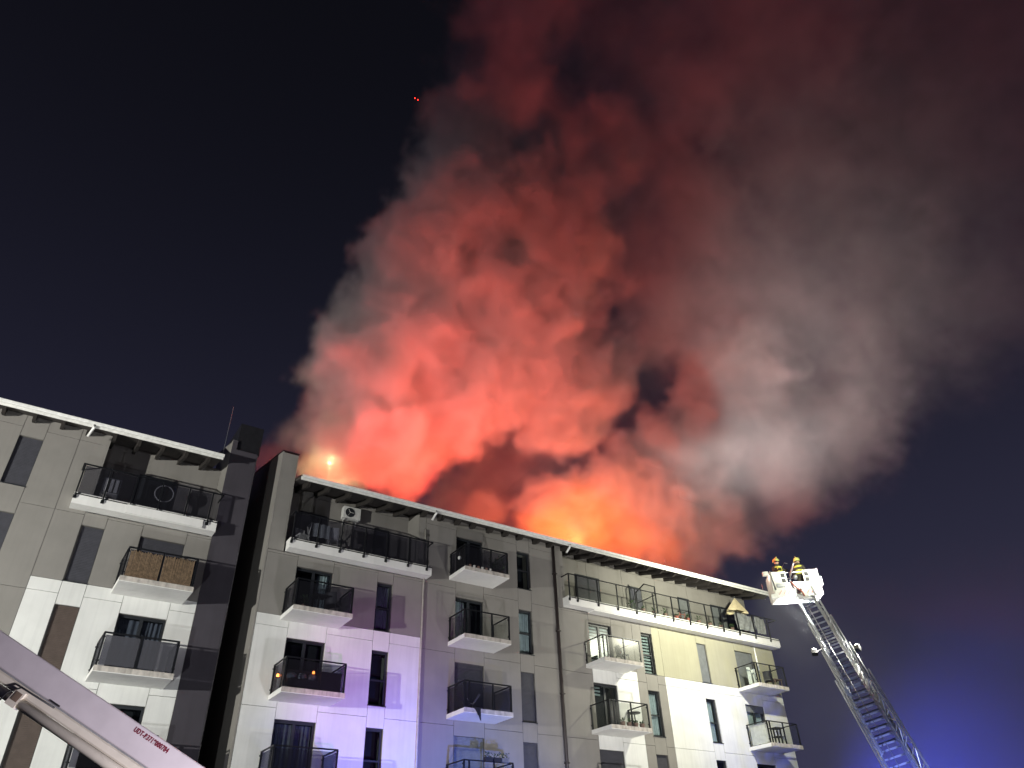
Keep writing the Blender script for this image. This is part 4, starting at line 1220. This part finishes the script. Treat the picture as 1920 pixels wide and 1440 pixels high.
def vec(N, L, op, a, b=None):
    n = N.new('ShaderNodeVectorMath'); n.operation = op
    for i, v in enumerate((a, b)):
        if v is None: continue
        if hasattr(v, 'is_linked') or hasattr(v, 'links'): L.new(v, n.inputs[i])
        else: n.inputs[i].default_value = v
    return n


def mth(N, L, op, a, b=None, c=None, clamp=False):
    n = N.new('ShaderNodeMath'); n.operation = op; n.use_clamp = clamp
    for i, v in enumerate((a, b, c)):
        if v is None: continue
        if hasattr(v, 'links'): L.new(v, n.inputs[i])
        else: n.inputs[i].default_value = v
    return n.outputs[0]


def noise3(N, L, pos, scale, detail, rough=0.55, off=(0, 0, 0)):
    m = vec(N, L, 'ADD', pos, off)
    t = N.new('ShaderNodeTexNoise'); t.inputs['Scale'].default_value = scale; t.inputs['Detail'].default_value = detail; t.inputs['Roughness'].default_value = rough
    L.new(m.outputs[0], t.inputs['Vector'])
    return t


def smoke_density(N, L):
    pos = N.new('GeometryNodeInputPosition').outputs[0]
    acc = pos
    for sc_, amp, off in ((0.13, 2.2, (3, 7, 1)), (0.42, 1.5, (11, 2, 5)), (1.15, 0.6, (5, 5, 9))):
        t = noise3(N, L, pos, sc_, 1.5, 0.5, off)
        d = vec(N, L, 'SUBTRACT', t.outputs['Color'], (0.5, 0.5, 0.5))
        s_ = N.new('ShaderNodeVectorMath'); s_.operation = 'SCALE'; s_.inputs['Scale'].default_value = amp * 2
        L.new(d.outputs[0], s_.inputs[0])
        acc = vec(N, L, 'ADD', acc, s_.outputs[0]).outputs[0]
    er = noise3(N, L, acc, 0.55, 5.0, 0.62, (1, 1, 1))
    erode = mth(N, L, 'MULTIPLY_ADD', er.outputs[0], 1.3, -0.65)
    total = None
    for c_, r_, w_ in PP:
        dn = vec(N, L, 'DISTANCE', acc, tuple(c_)).outputs['Value']
        q_ = mth(N, L, 'MULTIPLY_ADD', dn, 1.0 / r_, erode)
        mr = N.new('ShaderNodeMapRange'); mr.interpolation_type = 'SMOOTHSTEP'
        soft = c_.x > 37.0
        mr.inputs['From Min'].default_value = 1.22 if soft else 1.05; mr.inputs['From Max'].default_value = 0.42 if soft else 0.72
        mr.inputs['To Min'].default_value = 0.0; mr.inputs['To Max'].default_value = w_
        L.new(q_, mr.inputs['Value'])
        total = mr.outputs[0] if total is None else mth(N, L, 'MAXIMUM', total, mr.outputs[0])
    # lumps of thicker and thinner smoke
    lum = noise3(N, L, acc, 0.33, 3.0, 0.55, (9, 4, 2))
    fac = N.new('ShaderNodeMapRange'); fac.inputs['From Min'].default_value = 0.33; fac.inputs['From Max'].default_value = 0.66
    fac.inputs['To Min'].default_value = 0.35; fac.inputs['To Max'].default_value = 1.25
    L.new(lum.outputs[0], fac.inputs['Value'])
    total = mth(N, L, 'MULTIPLY', total, fac.outputs[0])
    return total


def volume_material(name, col, density, aniso=0.0, ecol=None, estr=0.0):
    m = bpy.data.materials.new(name); m.use_nodes = True
    t = m.node_tree; N, L = t.nodes, t.links
    N.remove(N['Principled BSDF'])
    pv = N.new('ShaderNodeVolumePrincipled')
    pv.inputs['Color'].default_value = (*col, 1); pv.inputs['Density'].default_value = density
    pv.inputs['Anisotropy'].default_value = aniso
    if ecol:
        at_ = N.new('ShaderNodeAttribute'); at_.attribute_name = 'density'
        mu = N.new('ShaderNodeMath'); mu.operation = 'MULTIPLY'; mu.inputs[1].default_value = estr
        L.new(at_.outputs['Fac'], mu.inputs[0]); L.new(mu.outputs[0], pv.inputs['Emission Strength'])
        pv.inputs['Emission Color'].default_value = (*ecol, 1)
    L.new(pv.outputs[0], N['Material Output'].inputs['Volume'])
    return m


smoke_mat = volume_material('smoke', (0.76, 0.74, 0.74), 0.75)
SMOKE = volume_object('smoke', lo_, hi_, VOX, smoke_mat, smoke_density)

# fire on the roof behind the eaves
for (x, y, z, pw, col) in ((13.0, 30.6, 18.05, 1300, (1.0, 0.10, 0.07)), (15.8, 30.6, 18.05, 4900, (1.0, 0.088, 0.06)), (18.6, 30.6, 18.05, 6900, (1.0, 0.088, 0.055)), (21.2, 30.8, 18.05, 3300, (1.0, 0.095, 0.05)),
                           (27.2, 33.2, 18.85, 3200, (1.0, 0.19, 0.03)), (30.5, 33.4, 18.9, 800, (1.0, 0.16, 0.04))):
    lamp('fire_light', 'POINT', (x, y, z), pw, col, size=0.45)

# flames and orange-lit smoke behind the gutter, the glow emitted by the volume
FP = []
for (x, y, r, w_) in ((1010, 985, 34, .8), (1048, 975, 46, 1.0), (1085, 948, 52, .9), (1110, 985, 50, 1.0), (1150, 955, 46, .6), (1070, 1010, 40, 1.0), (1185, 1000, 46, .6), (1240, 1030, 40, .45), (1130, 1020, 40, .8)):
    d = pdist(x, y) - 1.2
    FP.append((atD(x, y, d), r * d / FPX * 1.1, w_))


def flame_density(N, L):
    pos = N.new('GeometryNodeInputPosition').outputs[0]
    acc = pos
    for sc_, amp, off in ((0.4, 1.1, (4, 7, 1)), (1.1, 0.6, (1, 2, 5)), (2.4, 0.3, (6, 1, 2))):
        t = noise3(N, L, pos, sc_, 1.5, 0.5, off)
        d = vec(N, L, 'SUBTRACT', t.outputs['Color'], (0.5, 0.5, 0.5))
        s_ = N.new('ShaderNodeVectorMath'); s_.operation = 'SCALE'; s_.inputs['Scale'].default_value = amp * 2
        L.new(d.outputs[0], s_.inputs[0]); acc = vec(N, L, 'ADD', acc, s_.outputs[0]).outputs[0]
    total = None
    for c_, r_, w_ in FP:
        dn = vec(N, L, 'DISTANCE', acc, tuple(c_)).outputs['Value']
        mr = N.new('ShaderNodeMapRange'); mr.interpolation_type = 'SMOOTHSTEP'
        mr.inputs['From Min'].default_value = r_ * 1.1; mr.inputs['From Max'].default_value = r_ * 0.35
        mr.inputs['To Min'].default_value = 0.0; mr.inputs['To Max'].default_value = w_
        L.new(dn, mr.inputs['Value'])
        total = mr.outputs[0] if total is None else mth(N, L, 'MAXIMUM', total, mr.outputs[0])
    return total


fm = bpy.data.materials.new('flames'); fm.use_nodes = True
fN, fL_ = fm.node_tree.nodes, fm.node_tree.links
fN.remove(fN['Principled BSDF'])
fv = fN.new('ShaderNodeVolumePrincipled'); fv.inputs['Color'].default_value = (0.6, 0.5, 0.45, 1); fv.inputs['Density'].default_value = 0.35
fa = fN.new('ShaderNodeAttribute'); fa.attribute_name = 'density'
fr_ = fN.new('ShaderNodeValToRGB')
fr_.color_ramp.elements[0].position = 0.0; fr_.color_ramp.elements[0].color = (1.0, 0.06, 0.02, 1)
fr_.color_ramp.elements[1].position = 1.0; fr_.color_ramp.elements[1].color = (1.0, 0.25, 0.025, 1)
fL_.new(fa.outputs['Fac'], fr_.inputs[0]); fL_.new(fr_.outputs[0], fv.inputs['Emission Color'])
fmu = fN.new('ShaderNodeMath'); fmu.operation = 'MULTIPLY'; fmu.inputs[1].default_value = 0.40
fL_.new(fa.outputs['Fac'], fmu.inputs[0]); fL_.new(fmu.outputs[0], fv.inputs['Emission Strength'])
fL_.new(fv.outputs[0], fN['Material Output'].inputs['Volume'])
lo3 = Vector((min(c.x - r for c, r, _ in FP) - 1, min(c.y - r for c, r, _ in FP) - 1, 17.0))
hi3 = Vector((max(c.x + r for c, r, _ in FP) + 1, max(c.y + r for c, r, _ in FP) + 1, max(c.z + r for c, r, _ in FP) + 1))
volume_object('flames', lo3, hi3, 0.22, fm, flame_density)

# thin smoke drifting down around the ladder
DR = []
for (x, y, r, d, w_) in ((1490, 1190, 60, 40, .5), (1560, 1270, 90, 42, .25), (1700, 1260, 130, 54, .3), (1640, 1400, 120, 52, .6), (1820, 1390, 160, 54, .9), (1900, 1260, 150, 56, .5), (1780, 1500, 160, 52, 1.0), (1900, 1500, 170, 54, 1.0)):
    DR.append((atD(x, y, d), r * d / FPX * 1.2, w_))


def drift_density(N, L):
    pos = N.new('GeometryNodeInputPosition').outputs[0]
    acc = pos
    for sc_, amp, off in ((0.16, 2.0, (1, 7, 1)), (0.5, 1.0, (1, 2, 5))):
        t = noise3(N, L, pos, sc_, 1.5, 0.5, off)
        d = vec(N, L, 'SUBTRACT', t.outputs['Color'], (0.5, 0.5, 0.5))
        s_ = N.new('ShaderNodeVectorMath'); s_.operation = 'SCALE'; s_.inputs['Scale'].default_value = amp * 2
        L.new(d.outputs[0], s_.inputs[0]); acc = vec(N, L, 'ADD', acc, s_.outputs[0]).outputs[0]
    total = None
    for c_, r_, w_ in DR:
        dn = vec(N, L, 'DISTANCE', acc, tuple(c_)).outputs['Value']
        mr = N.new('ShaderNodeMapRange'); mr.interpolation_type = 'SMOOTHSTEP'
        mr.inputs['From Min'].default_value = r_ * 1.25; mr.inputs['From Max'].default_value = r_ * 0.2
        mr.inputs['To Min'].default_value = 0.0; mr.inputs['To Max'].default_value = w_
        L.new(dn, mr.inputs['Value'])
        total = mr.outputs[0] if total is None else mth(N, L, 'MAXIMUM', total, mr.outputs[0])
    return total


lo2 = Vector((min(c.x - r for c, r, _ in DR) - 1, min(c.y - r for c, r, _ in DR) - 1, 0.1))
hi2 = Vector((max(c.x + r for c, r, _ in DR) + 1, max(c.y + r for c, r, _ in DR) + 1, max(c.z + r for c, r, _ in DR) + 1))
volume_object('drifting_smoke', lo2, hi2, 0.7, volume_material('drifting_smoke', (0.85, 0.85, 0.87), 0.022), drift_density)
